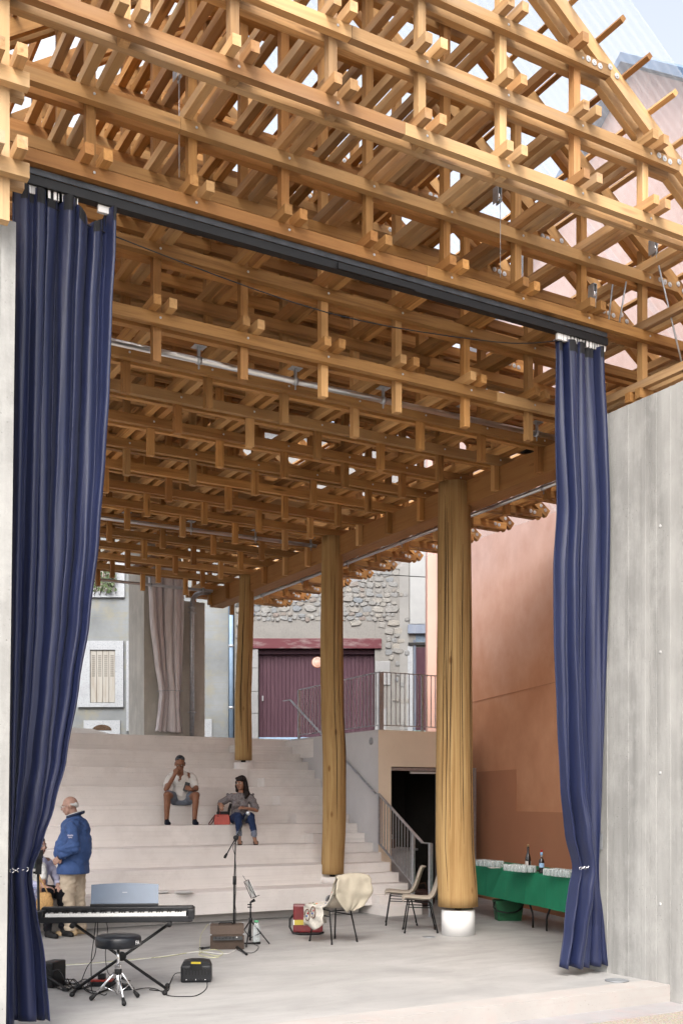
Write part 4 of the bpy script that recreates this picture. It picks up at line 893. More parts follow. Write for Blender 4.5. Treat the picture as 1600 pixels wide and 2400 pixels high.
def glass_mat(name, tint, clear=.75):
    t = NT(name, .06, spec=.6); t.col(tint); trn = t.n('ShaderNodeBsdfTransparent'); trn.inputs[0].default_value = (*[.55+.45*x for x in tint], 1); mx = t.n('ShaderNodeMixShader'); lw = t.n('ShaderNodeLayerWeight'); lw.inputs[0].default_value = .35
    mr = t.n('ShaderNodeMapRange'); mr.inputs[3].default_value = clear; mr.inputs[4].default_value = .25; t.l(lw.outputs['Facing'], mr.inputs[0]); t.l(mr.outputs[0], mx.inputs[0]); t.l(t.b.outputs[0], mx.inputs[1]); t.l(trn.outputs[0], mx.inputs[2]); t.l(mx.outputs[0], t.t.nodes['Material Output'].inputs[0]); return t.m
M_GLASS = glass_mat('clear_glass', (.75,.80,.80))
t = thing('water_bottle', 'clear glass bottle with a green cap beside the small music stand', 'bottle', b_); m = MB(); m.lathe([(.042,0),(.044,.02),(.044,.17),(.03,.22),(.024,.245)], 16, tuple(b_)); m.build('glass_body', M_GLASS, t); m = MB(); m.lathe([(.027,.245),(.027,.27),(.02,.272)], 14, tuple(b_)); m.build('cap', plain('green_cap', (.06,.25,.12), .5), t)

dt = 9.55; U3 = lambda px, py: at(px, py, dt)
b0 = on(98,2316); t = thing('phone_stand', 'black stand with a phone clamp half hidden by the wide curtain', 'phone stand', b0)
m = MB(); m.tube([b0+Vector((0,0,.10)), at(92,2200,10.0), at(89,2045,10.0)], [.0135,.0125,.0115], 10); m.build('pole', M_BLACK, t)
for (px,py) in ((157,2325),(66,2332),(120,2300)): q = on(px,py)+Vector((0,0,.018)); m = MB(); m.tube([b0+Vector((0,0,.14)), q], .012, 8); lg = m.build('leg', M_BLACK, t); d_ = (q-b0).normalized(); m = MB(); m.tube([q-d_*.05, q+d_*.015], .018, 8); m.build('rubber_foot', M_RUBBER, lg)
P4 = lambda px, py: at(px, py, 9.98)
m = MB(); m.beam(P4(90,2050), P4(92,1993), .03, .05); m.beam(P4(78,2046), P4(96,2046), .012, .02); m.beam(P4(90,2020), P4(98,2020), .05, .05); m.tube([P4(90,1998), P4(101,1998)], .005, 6); m.tube([P4(100,1992), P4(100,2012)], .004, 6); m.build('clamp', M_BLACKP, t)
m = MB(); c = P4(80,2024); m.box(-.032,.032,-.006,.006,-.05,.05, Matrix.Translation(c) @ Matrix.Rotation(-YAW+.5,4,'Z') @ Matrix.Rotation(.1,4,'Y')); m.mi = 1; m.box(-.026,.026,-.0075,-.005,-.042,.042, Matrix.Translation(c) @ Matrix.Rotation(-YAW+.5,4,'Z') @ Matrix.Rotation(.1,4,'Y'))
m.build('bracket_screen', [M_BLACKP, plain('grey_screen', (.10,.13,.13), .2)], t)
p = on(103,2322); t = thing('floor_speaker', 'black speaker box mostly hidden behind the wide curtain', 'speaker', p, -YAW-.3); m = MB(); m.cbox(-.10,.035,.10,.32,0,.24,.015); m.build('cabinet', M_BLACKP, t, local=True); m = MB(); m.cbox(-.09,.025,.092,.10,.02,.22,.004); m.build('grille', M_RUBBER, t, local=True)

# ------------------------------------------------------------------ cables on the floor
F = lambda px, py, h=.006: on(px, py)+Vector((0,0,h))
M_YEL = plain('yellow_white_cable', (.42,.41,.27), .6, var=.3, scale=90); M_WCAB = plain('white_cable', (.62,.61,.58), .5)
cable('long_cable', 'pale yellow cable crossing the floor towards the amplifier', [F(108,2265),(F(200,2261)),F(300,2252),F(380,2245),F(430,2237),F(462,2233),F(480,2236),F(510,2243),F(522,2236),F(505,2228),F(478,2231),F(466,2240),F(490,2246),F(512,2246)], .006, M_YEL)
cable('long_cable', 'thin white cable lying beside the pale yellow one', [F(108,2268),F(220,2261),F(320,2252),F(400,2241),F(470,2233),F(520,2238),F(545,2233),F(556,2222),F(559,2216,.05)], .005, M_WCAB)
cable('loop_cable', 'yellow looped cable rising at the side of the amplifier', [F(470,2232),F(468,2222,.03),F(471,2205,.07),F(480,2195,.10),F(488,2190,.13)], .005, M_YEL)
rd = random.Random(21)
for q in range(7):
    pts = []; x_ = rd.uniform(118,150); y_ = rd.uniform(2300,2325)
    for i in range(9):
        pts.append(F(x_, y_, .006+rd.random()*.02+(rd.random() < .2)*rd.uniform(.03,.10))); x_ += rd.uniform(6,34); y_ = min(2335, max(2298, y_+rd.uniform(-11,11)))
        if x_ > 318: x_ -= 60
    cable('power_cable', 'black cable in the tangle under the keyboard stand', pts, .0045, M_RUBBER, 'cable', 'tangled black cables under the keyboard stand')
cable('signal_cable', 'black cable looping from the tangle to the monitor speaker', [F(318,2322),F(345,2318),F(370,2322),F(395,2336),F(440,2338),F(465,2334),F(484,2318),F(484,2302,.03)], .004, M_RUBBER)
cable('signal_cable', 'black cable curling off the back of the monitor speaker', [F(350,2322),F(392,2325),F(398,2308),F(410,2291,.03),F(428,2293,.05)], .004, M_RUBBER)
cable('hanging_cable', 'black cable hanging from the piano down to the floor tangle', [at(229,2162,9.85), at(228,2190,9.85), at(222,2240,9.8), at(204,2268,9.7), F(190,2304)], .004, M_RUBBER)
cable('hanging_cable', 'black cable dropping straight from the piano beside its twin', [at(224,2162,9.85), at(220,2200,9.85), at(214,2250,9.8), F(214,2300)], .004, M_RUBBER)
cable('hanging_cable', 'black cable under the piano, behind the stool seat', [at(248,2162,9.85), at(252,2180,9.85), at(247,2235,9.8), at(252,2278,9.7), F(262,2290)], .0035, M_RUBBER)
cable('arched_cable', 'black cable arching beside the phone stand', [F(98,2300,.1),at(100,2230,9.7),at(106,2256,9.6),at(118,2278,9.6),at(140,2275,9.6),at(158,2310,9.5),F(175,2318)], .0045, M_RUBBER)
p = on(242,2312); t = thing('floor_pedal', 'red and black pedal unit among the cables under the piano', 'pedal', p, -YAW); m = MB(); m.cbox(-.12,.10,-.05,.06,0,.045,.008); m.build('base', M_BLACKP, t, local=True); m = MB(); m.cbox(-.11,.09,-.045,.055,.046,.062,.006); m.build('red_cover', plain('pedal_red', (.30,.03,.02), .4), t, local=True)
m = MB(); m.cbox(-.05,.02,-.02,.04,.063,.115,.01); m.build('plug_block', M_BLACKP, t, local=True)
p = on(298,2320); t = thing('sustain_pedal', 'small black foot pedal behind the stool leg', 'pedal', p, -YAW+.5); m = MB(); m.cbox(-.05,.05,-.06,.06,0,.025,.006); m.cbox(-.035,.035,-.05,.06,.024,.045,.006); m.build('body', M_BLACKP, t, local=True)

# ------------------------------------------------------------------ chairs
M_SHELL = plain('beige_plastic', (.36,.31,.25), .42, var=.06, scale=4, bump=.04)
def chair_parts(t):
    prof = [(.235,.405),(.235,.425),(.215,.442),(.17,.447),(.08,.438),(-.02,.428),(-.10,.43),(-.16,.45),(-.205,.50),(-.235,.57),(-.265,.66),(-.295,.75),(-.318,.80),(-.345,.815)]
    NW = 12; vs = []; fs = []
    for i, (x, z) in enumerate(prof):
        b_ = i/(len(prof)-1); w_ = .215 if b_ < .55 else .215-.03*(b_-.55)/.45
        for j in range(NW+1):
            u_ = j/NW*2-1; up = .035*abs(u_)**3*(1 if b_ < .5 else .2); fw = (.05*abs(u_)**2.5 if b_ > .5 else 0); cr = .93+.07*(1-abs(u_)**6)
            vs.append((x+fw, u_*w_*(1 if i < len(prof)-2 else .93), z+up*(.4 if i < 2 else 1)))
    for i in range(len(prof)-1):
        for j in range(NW): fs.append((i*(NW+1)+j, i*(NW+1)+j+1, (i+1)*(NW+1)+j+1, (i+1)*(NW+1)+j))
    m = MB(); m.add(vs, fs, True); o = m.build('seat_shell', M_SHELL, t, local=True); k = o.modifiers.new('t', 'SOLIDIFY'); k.thickness = .009; k.offset = -1
    for s_ in (-1, 1):
        m = MB(); m.tube([(.13,s_*.15,.415),(.155,s_*.165,.405),(.215,s_*.20,.012)], .0095, 8); lg = m.build('leg', M_BLACK, t, local=True); m = MB(); m.tube([(.2105,s_*.1975,.03),(.2165,s_*.201,0)], .0125, 8); m.build('foot_cap', M_RUBBER, lg, local=True)
        m = MB(); m.tube([(-.11,s_*.15,.40),(-.13,s_*.165,.39),(-.215,s_*.20,.012)], .0095, 8); lg = m.build('leg', M_BLACK, t, local=True); m = MB(); m.tube([(-.2105,s_*.1975,.03),(-.2165,s_*.201,0)], .0125, 8); m.build('foot_cap', M_RUBBER, lg, local=True)
        m = MB(); m.tube([(.165,s_*.172,.34),(-.145,s_*.172,.33)], .007, 8); m.build('side_bar', M_BLACK, t, local=True); m = MB(); m.tube([(.13,s_*.15,.412),(-.11,s_*.15,.40)], .008, 8); m.build('seat_bar', M_BLACK, t, local=True)
    m = MB(); m.tube([(.15,-.16,.405),(.15,.16,.405)], .008, 8); m.tube([(-.125,-.16,.393),(-.125,.16,.393)], .008, 8); m.build('cross_bar', M_BLACK, t, local=True)
cp = fr((984-800)/FPX*14.25, 14.25); ch = thing('plastic_chair', 'beige plastic chair on black legs, nearest the thick log column', 'chair', cp, PI-YAW, 'beige plastic chairs'); chair_parts(ch)
cp2 = fr((940-800)/FPX*15.1, 15.1); copy_tree(ch, location=cp2, rotation_euler=(0,0,PI-YAW-.04), label='beige plastic chair on black legs, standing in front of the stair railing')
c1 = on(781,2208); c1a = math.atan2((fr(-1,1.2)).y, (fr(-1,1.2)).x); copy_tree(ch, location=c1, rotation_euler=(0,0,c1a), label='chair draped with a cream jacket and a fringed shawl, beside the red bag')
# jacket and shawl on the first chair (chair coordinates)
M_SUEDE = plain('cream_suede', (.37,.33,.26), .9, var=.12, scale=7, bump=.2); M_KNIT = plain('cream_knit', (.47,.44,.39), .95, var=.15, scale=30, bump=.5)
def drape(name, label, rows, mat, th, cat, wav=.01, seed=1):
    """rows: list of (x, z, half width, y offset) swept across the chair's width"""
    t = thing(name, label, cat, c1, c1a); NW = 22; vs = []; fs = []
    out = []
    for i in range(len(rows)-1):
        for q in range(4): out.append([rows[i][k]*(1-q/4)+rows[i+1][k]*q/4 for k in range(4)])
    out.append(rows[-1])
    for i, (x, z, hw, yo) in enumerate(out):
        for j in range(NW+1):
            u_ = j/NW*2-1; n_ = noise.noise(Vector((u_*2.5, i*.25, seed)))
            vs.append((x+wav*n_*1.5-.02*abs(u_)**3, yo+u_*hw*(1+.05*noise.noise(Vector((i*.4, u_, seed+2)))), z+wav*n_-.03*abs(u_)**2.2))
    for i in range(len(out)-1):
        for j in range(NW): fs.append((i*(NW+1)+j, i*(NW+1)+j+1, (i+1)*(NW+1)+j+1, (i+1)*(NW+1)+j))
    m = MB(); m.add(vs, fs, True); o = m.build('cloth', mat, t, local=True); k = o.modifiers.new('t', 'SOLIDIFY'); k.thickness = th; k.offset = 1
    return t, vs, len(out), NW
drape('suede_jacket', 'cream suede jacket hung over the back of the draped chair', [(-.23,.62,.20,.0),(-.26,.72,.23,0),(-.30,.82,.24,0),(-.345,.852,.25,0),(-.385,.81,.27,.01),(-.40,.70,.29,.02),(-.40,.60,.27,.02),(-.385,.50,.17,.03),(-.36,.42,.06,.04)], M_SUEDE, .01, 'jacket', .015, 4)
sh_, vs3, nr, NW_ = drape('fringed_shawl', 'cream knitted shawl with coloured embroidery and fringe on the draped chair seat', [(-.30,.84,.08,.10),(-.25,.72,.10,.10),(-.20,.56,.14,.10),(-.13,.475,.17,.10),(-.02,.462,.20,.09),(.08,.468,.20,.08),(.17,.475,.20,.07),(.245,.45,.20,.07),(.262,.38,.19,.07),(.27,.32,.18,.07)], M_KNIT, .012, 'shawl', .012, 9)
side = thing('x','x','x'); bpy.data.objects.remove(side)
m = MB(); ns_ = 10; vs = []; fs = []       # flap hanging over the near side of the seat
for i in range(9):
    for j in range(ns_+1): u_ = j/ns_; vs.append((-.15+.36*u_, .09+.20+.012*math.sin(i*1.3+j), .47-.026*i-.02*math.sin(u_*PI)*i*.6))
for i in range(8):
    for j in range(ns_): fs.append((i*(ns_+1)+j, i*(ns_+1)+j+1, (i+1)*(ns_+1)+j+1, (i+1)*(ns_+1)+j))
m.add(vs, fs, True); o = m.build('side_flap', M_KNIT, sh_, local=True); k = o.modifiers.new('t', 'SOLIDIFY'); k.thickness = .01
for i in range(22):
    u_ = i/21*2-1; m = MB(); a = Vector((.272, .07+u_*.175, .32)); m.tube([a, a+Vector((.004,.006*math.sin(i*2.1),-.06)), a+Vector((.0,.012*math.sin(i*3.3),-.125))], [.006,.005,.007], 5); m.build('tassel', M_KNIT, sh_, local=True)
rd = random.Random(8); pal = [plain('thread_'+n_, c, .8) for n_, c in (('red',(.35,.02,.03)),('blue',(.03,.07,.30)),('green',(.06,.20,.05)),('orange',(.55,.16,.05)),('brown',(.13,.07,.05)))]
for i in range(26):
    k_ = rd.randrange(2, nr-2)*(NW_+1)+rd.randrange(2, NW_-1); p = Vector(vs3[k_]); a = Vector(vs3[k_+1])-p; b = Vector(vs3[k_+NW_+1])-p; n_ = a.cross(b).normalized()
    if n_.z < -.2 or (abs(n_.z) < .3 and n_.x < 0): n_ = -n_
    m = MB(); m.lathe([(.016,0),(.014,.005),(.002,.007)], 8, M=Matrix.Translation(p+n_*.013) @ n_.to_track_quat('Z','Y').to_matrix().to_4x4()); m.build('embroidered_dot', rd.choice(pal), sh_, local=True)
for (cx_, cz_) in ((.02,.38),(.13,.34)):
    m = MB(); m.tube([(cx_+.045*math.cos(q*PI/8), .303, cz_+.07*math.sin(q*PI/8)) for q in range(15)], .006, 5); m.build('embroidered_loop', pal[4], sh_, local=True)
    for q, (dx_, dz_) in enumerate(((-.01,.02),(.012,-.015))): m = MB(); m.lathe([(.014,0),(.001,.006)], 8, M=Matrix.Translation((cx_+dx_,.305,cz_+dz_)) @ Matrix.Rotation(-PI/2,4,'X')); m.build('embroidered_dot', pal[q], sh_, local=True)

# red messenger bag
p = on(722,2190); t = thing('messenger_bag', 'shiny red messenger bag with a yellow stripe standing on the floor', 'bag', p, -YAW+.05)
M_RED = plain('red_tarpaulin', (.12,.008,.011), .3, var=.35, scale=9, bump=.5, spec=.6)
m = MB(); m.cbox(-.19,.19,-.07,.08,.02,.37,.03); m.build('body', plain('bag_grey_side', (.10,.11,.10), .6), t, local=True)
m = MB(); m.cbox(-.195,.185,-.095,-.055,.03,.385,.015); m.cbox(-.195,.185,-.08,.06,.365,.392,.012); fl = m.build('flap', M_RED, t, local=True)
m = MB(); m.box(-.19,.18,-.099,-.094,.13,.195); m.build('yellow_stripe', plain('reflective_yellow', (.42,.33,.05), .35, var=.1), fl, local=True); m = MB(); m.box(-.194,-.18,-.1,-.093,.13,.195); m.build('white_edge', M_WHITE, fl, local=True)
m = MB(); m.tube([(-.19,.0,.25),(-.235,-.03,.20),(-.24,-.05,.10),(-.20,-.10,.03),(-.10,-.13,.015),(.02,-.14,.015),(.13,-.13,.02),(.20,-.12,.035)], .014, 8); m.build('strap', M_RUBBER, t, local=True)
# plates on the first step
for (px, lb) in ((374,'white plate on the lowest seating step, nearer the piano'),(431,'white plate on the lowest seating step, nearer the microphone stand')):
    p = on(px, 2094.5, .449); m = MB(); m.lathe([(.07,0),(.11,.008),(.135,.022),(.138,.025),(.12,.018),(.02,.010)], 28, tuple(p)); tag(m.build('dinner_plate', M_WHITE), lb, 'plate', 'plates on the lowest step')

# ------------------------------------------------------------------ bar tables with green cloth
ta = -.232; to = Vector((9.06, 9.95, 0)); tx = Vector((math.cos(ta), math.sin(ta), 0)); ty = Vector((-math.sin(ta), math.cos(ta), 0))
TL = lambda x, y, z=0: to+tx*x+ty*y+Vector((0,0,z))
for (y0_, y1_, lb) in ((-.62,1.27,'folding table under the near end of the green cloth'),(1.31,3.75,'folding table under the far end of the green cloth')):
    t = thing('folding_table', lb, 'table', to, ta, 'folding tables end to end'); m = MB(); m.cbox(.01,.71,y0_,y1_,.725,.762,.008); m.build('table_top', M_WHITE, t, local=True)
    for (yy, s_) in ((y0_+.18,1),(y1_-.18,-1)):
        for x_ in (.08,.64):
            m = MB(); m.tube([(x_,yy+s_*.30,.725),(x_,yy+s_*.24,.52),(x_,yy+s_*.02,.22),(x_,yy,.16),(x_,yy,.012)], .014, 8); m.build('leg', M_BLACK, t, local=True)
        m = MB(); m.tube([(.08,yy+s_*.24,.52),(.64,yy+s_*.24,.52)], .010, 8); m.build('leg_brace', M_BLACK, t, local=True)
def cloth():
    t = thing('green_tablecloth', 'bright green cloth covering the bar tables against the terracotta wall', 'tablecloth', to, ta); m = MB(); N = 150; vs = []; fs = []
    prof = [(-.006,.33),(-.008,.45),(-.006,.60),(-.004,.72),(.0,.758),(.012,.768),(.2,.769),(.45,.769),(.70,.769),(.722,.758),(.724,.60)]
    for i in range(N+1):
        y = -.66+4.42*i/N
        for k, (x, z) in enumerate(prof):
            w_ = max(0,(.72-z)/.4) if k < 5 else 0; n_ = noise.noise(Vector((y*2.2, z*1.2, 4)))*.016+math.sin(y*9+1.5*math.sin(y*2))*.004; cre = .006*(abs((y % .62)-.31) < .02)
            vs.append((x-(abs(n_)+cre)*w_, y, z+ (.010*noise.noise(Vector((y*1.3, 2, 0))) if k == 0 else 0)+(.0015*noise.noise(Vector((y*5,x*5,1))) if 5 <= k <= 8 else 0)))
    for i in range(N):
        for k in range(len(prof)-1): fs.append((i*len(prof)+k, i*len(prof)+k+1, (i+1)*len(prof)+k+1, (i+1)*len(prof)+k))
    m.add(vs, fs, False); o = m.build('cloth', plain('green_paper_cloth', (.006,.175,.085), .75, var=.08, scale=5, bump=.1), t, local=True); k = o.modifiers.new('t', 'SOLIDIFY'); k.thickness = .004; k.offset = 1
cloth()
ZT = .777
def glass_mesh():
    m = MB(); m.lathe([(.031,0),(.034,.03),(.033,.075),(.026,.088),(.02,.09),(.022,.082),(.028,.07),(.031,.03),(.029,.002)], 14, cap=False); return m.mesh('drinking_glass', M_GLASS)
GM = glass_mesh(); rd = random.Random(4)
for (pa, pb, py, nrow, ncol, lb) in ((1112,1156,2029,3,6,'upturned drinking glass in the cluster farthest along the green table'),(1184,1230,2041,3,6,'upturned drinking glass in the middle cluster, left of the dark bottles'),(1278,1336,2052,3,7,'upturned drinking glass in the cluster nearest the curtain')):
    a = on(pa, py, ZT); b = on(pb, py+.11*(pb-pa), ZT); v = (b-a); nn = tx*.076
    for r_ in range(nrow):
        for c_ in range(ncol):
            q = a+v*((c_+.5*(r_ % 2)*.8)/(ncol-.6))+nn*r_+Vector((rd.uniform(-.006,.006), rd.uniform(-.006,.006), 0)); tag(link('drinking_glass', GM, None, None, q), lb, 'glass', lb.replace('upturned drinking glass in', 'glasses in'))
M_DGLASS = plain('dark_bottle_glass', (.008,.006,.006), .08, var=.1, spec=.7, bump=0)
b1 = on(1237,2043,ZT); t = thing('wine_bottle', 'tall dark wine bottle with a cork on the green table', 'bottle', b1); m = MB(); m.lathe([(.036,0),(.039,.01),(.039,.175),(.03,.215),(.0155,.25),(.0145,.30),(.0145,.335)], 20, tuple(b1)); m.build('glass_body', M_DGLASS, t)
m = MB(); m.lathe([(.0395,.05),(.0395,.14)], 20, tuple(b1), cap=False); m.v = m.v; fsel = [f for i, f in enumerate(m.f) if not (i % 20 in (13,14,15))]; m.f = fsel; m.m = m.m[:len(fsel)]; m.sm = m.sm[:len(fsel)]; m.build('label', plain('bottle_label', (.55,.50,.47), .7), t); m = MB(); m.lathe([(.012,.335),(.012,.365),(.010,.367)], 12, tuple(b1)); m.build('cork', plain('cork', (.45,.30,.16), .9), t)
b2 = on(1268.5,2047,ZT); t = thing('liqueur_bottle', 'dark bottle with a red cap and blue labels on the green table', 'bottle', b2); m = MB(); m.lathe([(.034,0),(.037,.01),(.035,.06),(.037,.13),(.036,.165),(.018,.195),(.0145,.21)], 20, tuple(b2)); m.build('glass_body', M_DGLASS, t)
m = MB(); m.lathe([(.0145,.21),(.0145,.235)], 16, tuple(b2)); m.build('neck', M_GLASS, t); m = MB(); m.lathe([(.0165,.235),(.0165,.275)], 16, tuple(b2)); m.build('neck_label', plain('sky_label', (.25,.45,.70), .5), t); m = MB(); m.lathe([(.0165,.2755),(.0165,.305),(.014,.31)], 16, tuple(b2)); m.build('cap', plain('red_cap', (.45,.02,.02), .4), t)
m = MB(); m.lathe([(.0382,.075),(.0382,.135)], 24, tuple(b2), cap=False); m.f = [f for i, f in enumerate(m.f) if 12 <= i % 24 <= 19]; m.m = m.m[:len(m.f)]; m.sm = m.sm[:len(m.f)]; m.build('label', plain('blue_label', (.30,.48,.70), .5), t)
for (px, py, w_, lb) in ((1158,2035,.16,'white paper slip on the green table beside the far glasses'),(1312,2054,.17,'white paper slip on the green table in front of the near glasses')):
    c = on(px,py,ZT); m = MB(); m.box(-w_/2,w_/2,-.07,.07,0,.003, Matrix.Translation(c) @ Matrix.Rotation(-YAW+.2,4,'Z')); tag(m.build('paper_slip', plain('paper_slip', (.7,.66,.64), .8, var=.05)), lb, 'paper', 'paper slips on the green table')
for (px, py, w_, lb) in ((1172,2031,.20,'dark round tray behind the far paper slip'),(1253,2042,.18,'dark round tray between the two dark bottles')):
    c = on(px,py,ZT); m = MB(); m.lathe([(w_*.45,0),(w_*.5,.012),(w_*.48,.014),(w_*.42,.006),(.01,.005)], 24, tuple(c)); tag(m.build('round_tray', plain('tray_brown', (.05,.03,.025), .5)), lb, 'tray', 'trays on the green table')
c = on(1342,2049,ZT); m = MB(); m.cbox(-.07,.07,-.05,.05,0,.05,.012, Matrix.Translation(c)); tag(m.build('black_pouch', M_RUBBER), 'black pouch on the green table at the curtain edge', 'pouch')
p = on(1190,2157); t = thing('green_bin', 'dark green plastic tub with a black handle under the green table', 'tub', p, -YAW+.05); M_BIN = plain('green_bin', (.012,.085,.035), .45, var=.1)
m = MB(); bw_, tw_ = .17, .205; bd_, td_ = .12, .15; hh = .29
vs = []
for (w_, d_, z_) in ((bw_,bd_,0),(tw_,td_,hh),(tw_+.018,td_+.018,hh),(tw_+.018,td_+.018,hh-.02)): vs.append([(-w_,-d_,z_),(w_,-d_,z_),(w_,d_,z_),(-w_,d_,z_)])
vs = vs[:2]+[[(-tw_+.01,-td_+.01,hh),(tw_-.01,-td_+.01,hh),(tw_-.01,td_-.01,hh),(-tw_+.01,td_-.01,hh)],[(-bw_+.01,-bd_+.01,.02),(bw_-.01,-bd_+.01,.02),(bw_-.01,bd_-.01,.02),(-bw_+.01,bd_-.01,.02)]]
fl_ = [p_ for L_ in vs for p_ in L_]; fs = [(3,2,1,0),(12,13,14,15)]
for a_, b_2 in ((0,1),(1,2),(2,3)):
    for i in range(4): fs.append((a_*4+i, a_*4+(i+1) % 4, b_2*4+(i+1) % 4, b_2*4+i))
m.add(fl_, fs); m.build('tub', M_BIN, t, local=True); m = MB(); m.tube([(-.212,-.05,.26),(-.235,-.12,.20),(-.19,-.19,.15),(-.05,-.22,.125),(.08,-.21,.14),(.17,-.17,.19),(.205,-.12,.26)], .012, 8); m.build('handle', M_RUBBER, t, local=True)
# things seen in the doorway
c = Vector((9.95, 15.95, .902)); t = thing('glass_crate', 'dark crate of small glasses on the store room counter', 'crate', c); m = MB(); m.cbox(c.x-.16,c.x+.16,c.y-.12,c.y+.12,c.z,c.z+.16,.01); m.build('crate', plain('crate_brown', (.10,.045,.025), .6), t)
for i in range(5):
    for j in range(2): m = MB(); m.lathe([(.026,.161),(.028,.24)], 10, (c.x-.12+i*.06, c.y-.05+j*.08, c.z)); m.build('small_glass', M_GLASS, t)
p = Vector((9.95, 14.75, 0)); t = thing('wicker_basket', 'dark wicker basket on the floor behind the chairs', 'basket', p); m = MB(); m.lathe([(.17,0),(.20,.05),(.21,.22),(.20,.26),(.19,.25),(.18,.06)], 18, tuple(p)); m.build('basket', plain('wicker_dark', (.06,.03,.025), .8, var=.4, scale=40, bump=.6), t)
m = MB(); m.tube([p+Vector((-.12,0,.2)), p+Vector((-.08,0,.36)), p+Vector((.05,0,.38)), p+Vector((.12,0,.2))], .012, 8); m.build('handle', plain('wicker_handle', (.12,.07,.05), .8), t)
# ------------------------------------------------------------------ people
import numpy as np
def blob(name, prims, mats, parent, vox=.008, smooth=3, flat=None, fold=None):
    """one continuous skin grown over tapered limbs; prims: (kind, ...geometry..., material index)"""
    m = MB()
    for p in prims:
        if p[0] == 'c':
            _, a, b, ra, rb, mi = p; a, b = Vector(a), Vector(b); d = b-a; L = max(d.length, 1e-4); d.normalize(); pts = []; rs = []
            for q in range(5): t_ = -PI/2+q*PI/8; pts.append(a+d*(ra*math.sin(t_))); rs.append(max(1e-4, ra*math.cos(t_)))
            for q in range(1, 5): t_ = q*PI/8; pts.append(b+d*(rb*math.sin(t_))); rs.append(max(1e-4, rb*math.cos(t_)))
            pts.insert(5, b); rs.insert(5, rb); m.tube(pts, rs, 14)
        else:
            _, c, r, rot, mi = p; R = Matrix.Translation(c) @ (rot or Matrix.Identity(4)) @ Matrix.Diagonal((*r, 1))
            m.lathe([(max(1e-3, math.cos(t_)), math.sin(t_)) for t_ in [-PI/2+q*PI/10 for q in range(11)]], 18, M=R)
    me = m.mesh(name, None); o = bpy.data.objects.new(name, me); COL.objects.link(o); r_ = o.modifiers.new('r', 'REMESH'); r_.mode = 'VOXEL'; r_.voxel_size = vox
    dg = bpy.context.evaluated_depsgraph_get(); me2 = bpy.data.meshes.new_from_object(o.evaluated_get(dg)); bpy.data.objects.remove(o)
    bm = bmesh.new(); bm.from_mesh(me2)
    for _ in range(smooth): bmesh.ops.smooth_vert(bm, verts=bm.verts, factor=.5, use_axis_x=True, use_axis_y=True, use_axis_z=True)
    if fold is None: fold = .011 if name in ('shirt','jacket','trousers','shorts','blouse','jeans','lace_top','skirt') else .006 if name == 'hair' else 0
    if fold:
        bm.normal_update()
        for v in bm.verts:
            p = v.co; f_ = abs(noise.noise(Vector((p.x*9, p.y*9, p.z*15+3)))); g_ = noise.noise(Vector((p.x*22, p.y*22, p.z*9 if name == 'hair' else p.z*30)))
            v.co = p - v.normal*(fold*(1-2.6*f_)*.8 - fold*.35*g_)
        bmesh.ops.smooth_vert(bm, verts=bm.verts, factor=.4, use_axis_x=True, use_axis_y=True, use_axis_z=True)
    if flat is not None:
        for v in bm.verts:
            if v.co.z < flat: v.co.z = flat
    bm.to_mesh(me2); bm.free()
    for q in mats: me2.materials.append(q)
    n = len(me2.polygons); C = np.zeros(n*3); me2.polygons.foreach_get('center', C); C = C.reshape(-1,3); best = np.full(n, 1e9); idx = np.zeros(n, int)
    for p in prims:
        if p[0] == 'c':
            a = np.array(p[1]); b = np.array(p[2]); d = b-a; t_ = np.clip(((C-a)@d)/max(1e-9, d@d), 0, 1); D = np.linalg.norm(C-(a+t_[:,None]*d), axis=1)-(p[3]+(p[4]-p[3])*t_)
        else:
            Ri = np.array(((p[3] or Matrix.Identity(4)).to_3x3()).inverted()); q = (C-np.array(p[1]))@Ri.T; D = (np.linalg.norm(q/np.array(p[2]), axis=1)-1)*min(p[2])
        k = D < best; best[k] = D[k]; idx[k] = p[-1]
    me2.polygons.foreach_set('material_index', idx); me2.polygons.foreach_set('use_smooth', np.ones(n, bool)); me2.update()
    return link(name, me2, None, parent, local=True)
def skin(name, c):
    t = NT(name, .5, spec=.35); n = t.noise(t.coord(), 18, 4); t.col(t.ramp(n, [(.3, tuple(x*.85 for x in c)), (.7, tuple(x*1.1 for x in c))])); t.b.inputs['Subsurface Weight'].default_value = .08; t.b.inputs['Subsurface Radius'].default_value = (.02,.008,.004); return t.m
def fabric(name, c, scale=30, var=.12, bump=.35, rough=.9):
    t = NT(name, rough, spec=.15); v = t.coord(); n = t.noise(v, 5, 4); f = t.noise(v, scale, 3); k = t.ramp(n, [(.3, tuple(x*(1-var) for x in c)), (.7, tuple(min(1,x*(1+var)) for x in c))]); t.col(k); t.bump(t.mix(.5, n, f), bump, .02); return t.m
def printed(name, a, b, c, scale=40):
    t = NT(name, .9, spec=.15); v = t.coord(); vo = t.n('ShaderNodeTexVoronoi'); vo.inputs['Scale'].default_value = scale; t.l(v, vo.inputs['Vector']); k = t.mix(t.ramp(vo.outputs['Distance'], [(.25,1.0),(.4,0.0)]), a, b); k = t.mix(t.ramp(t.noise(v, scale*.6, 3), [(.55,0.0),(.62,1.0)]), k, c); t.col(k); t.bump(t.noise(v, 8, 3), .3, .02); return t.m
E4 = Matrix.Identity(4)
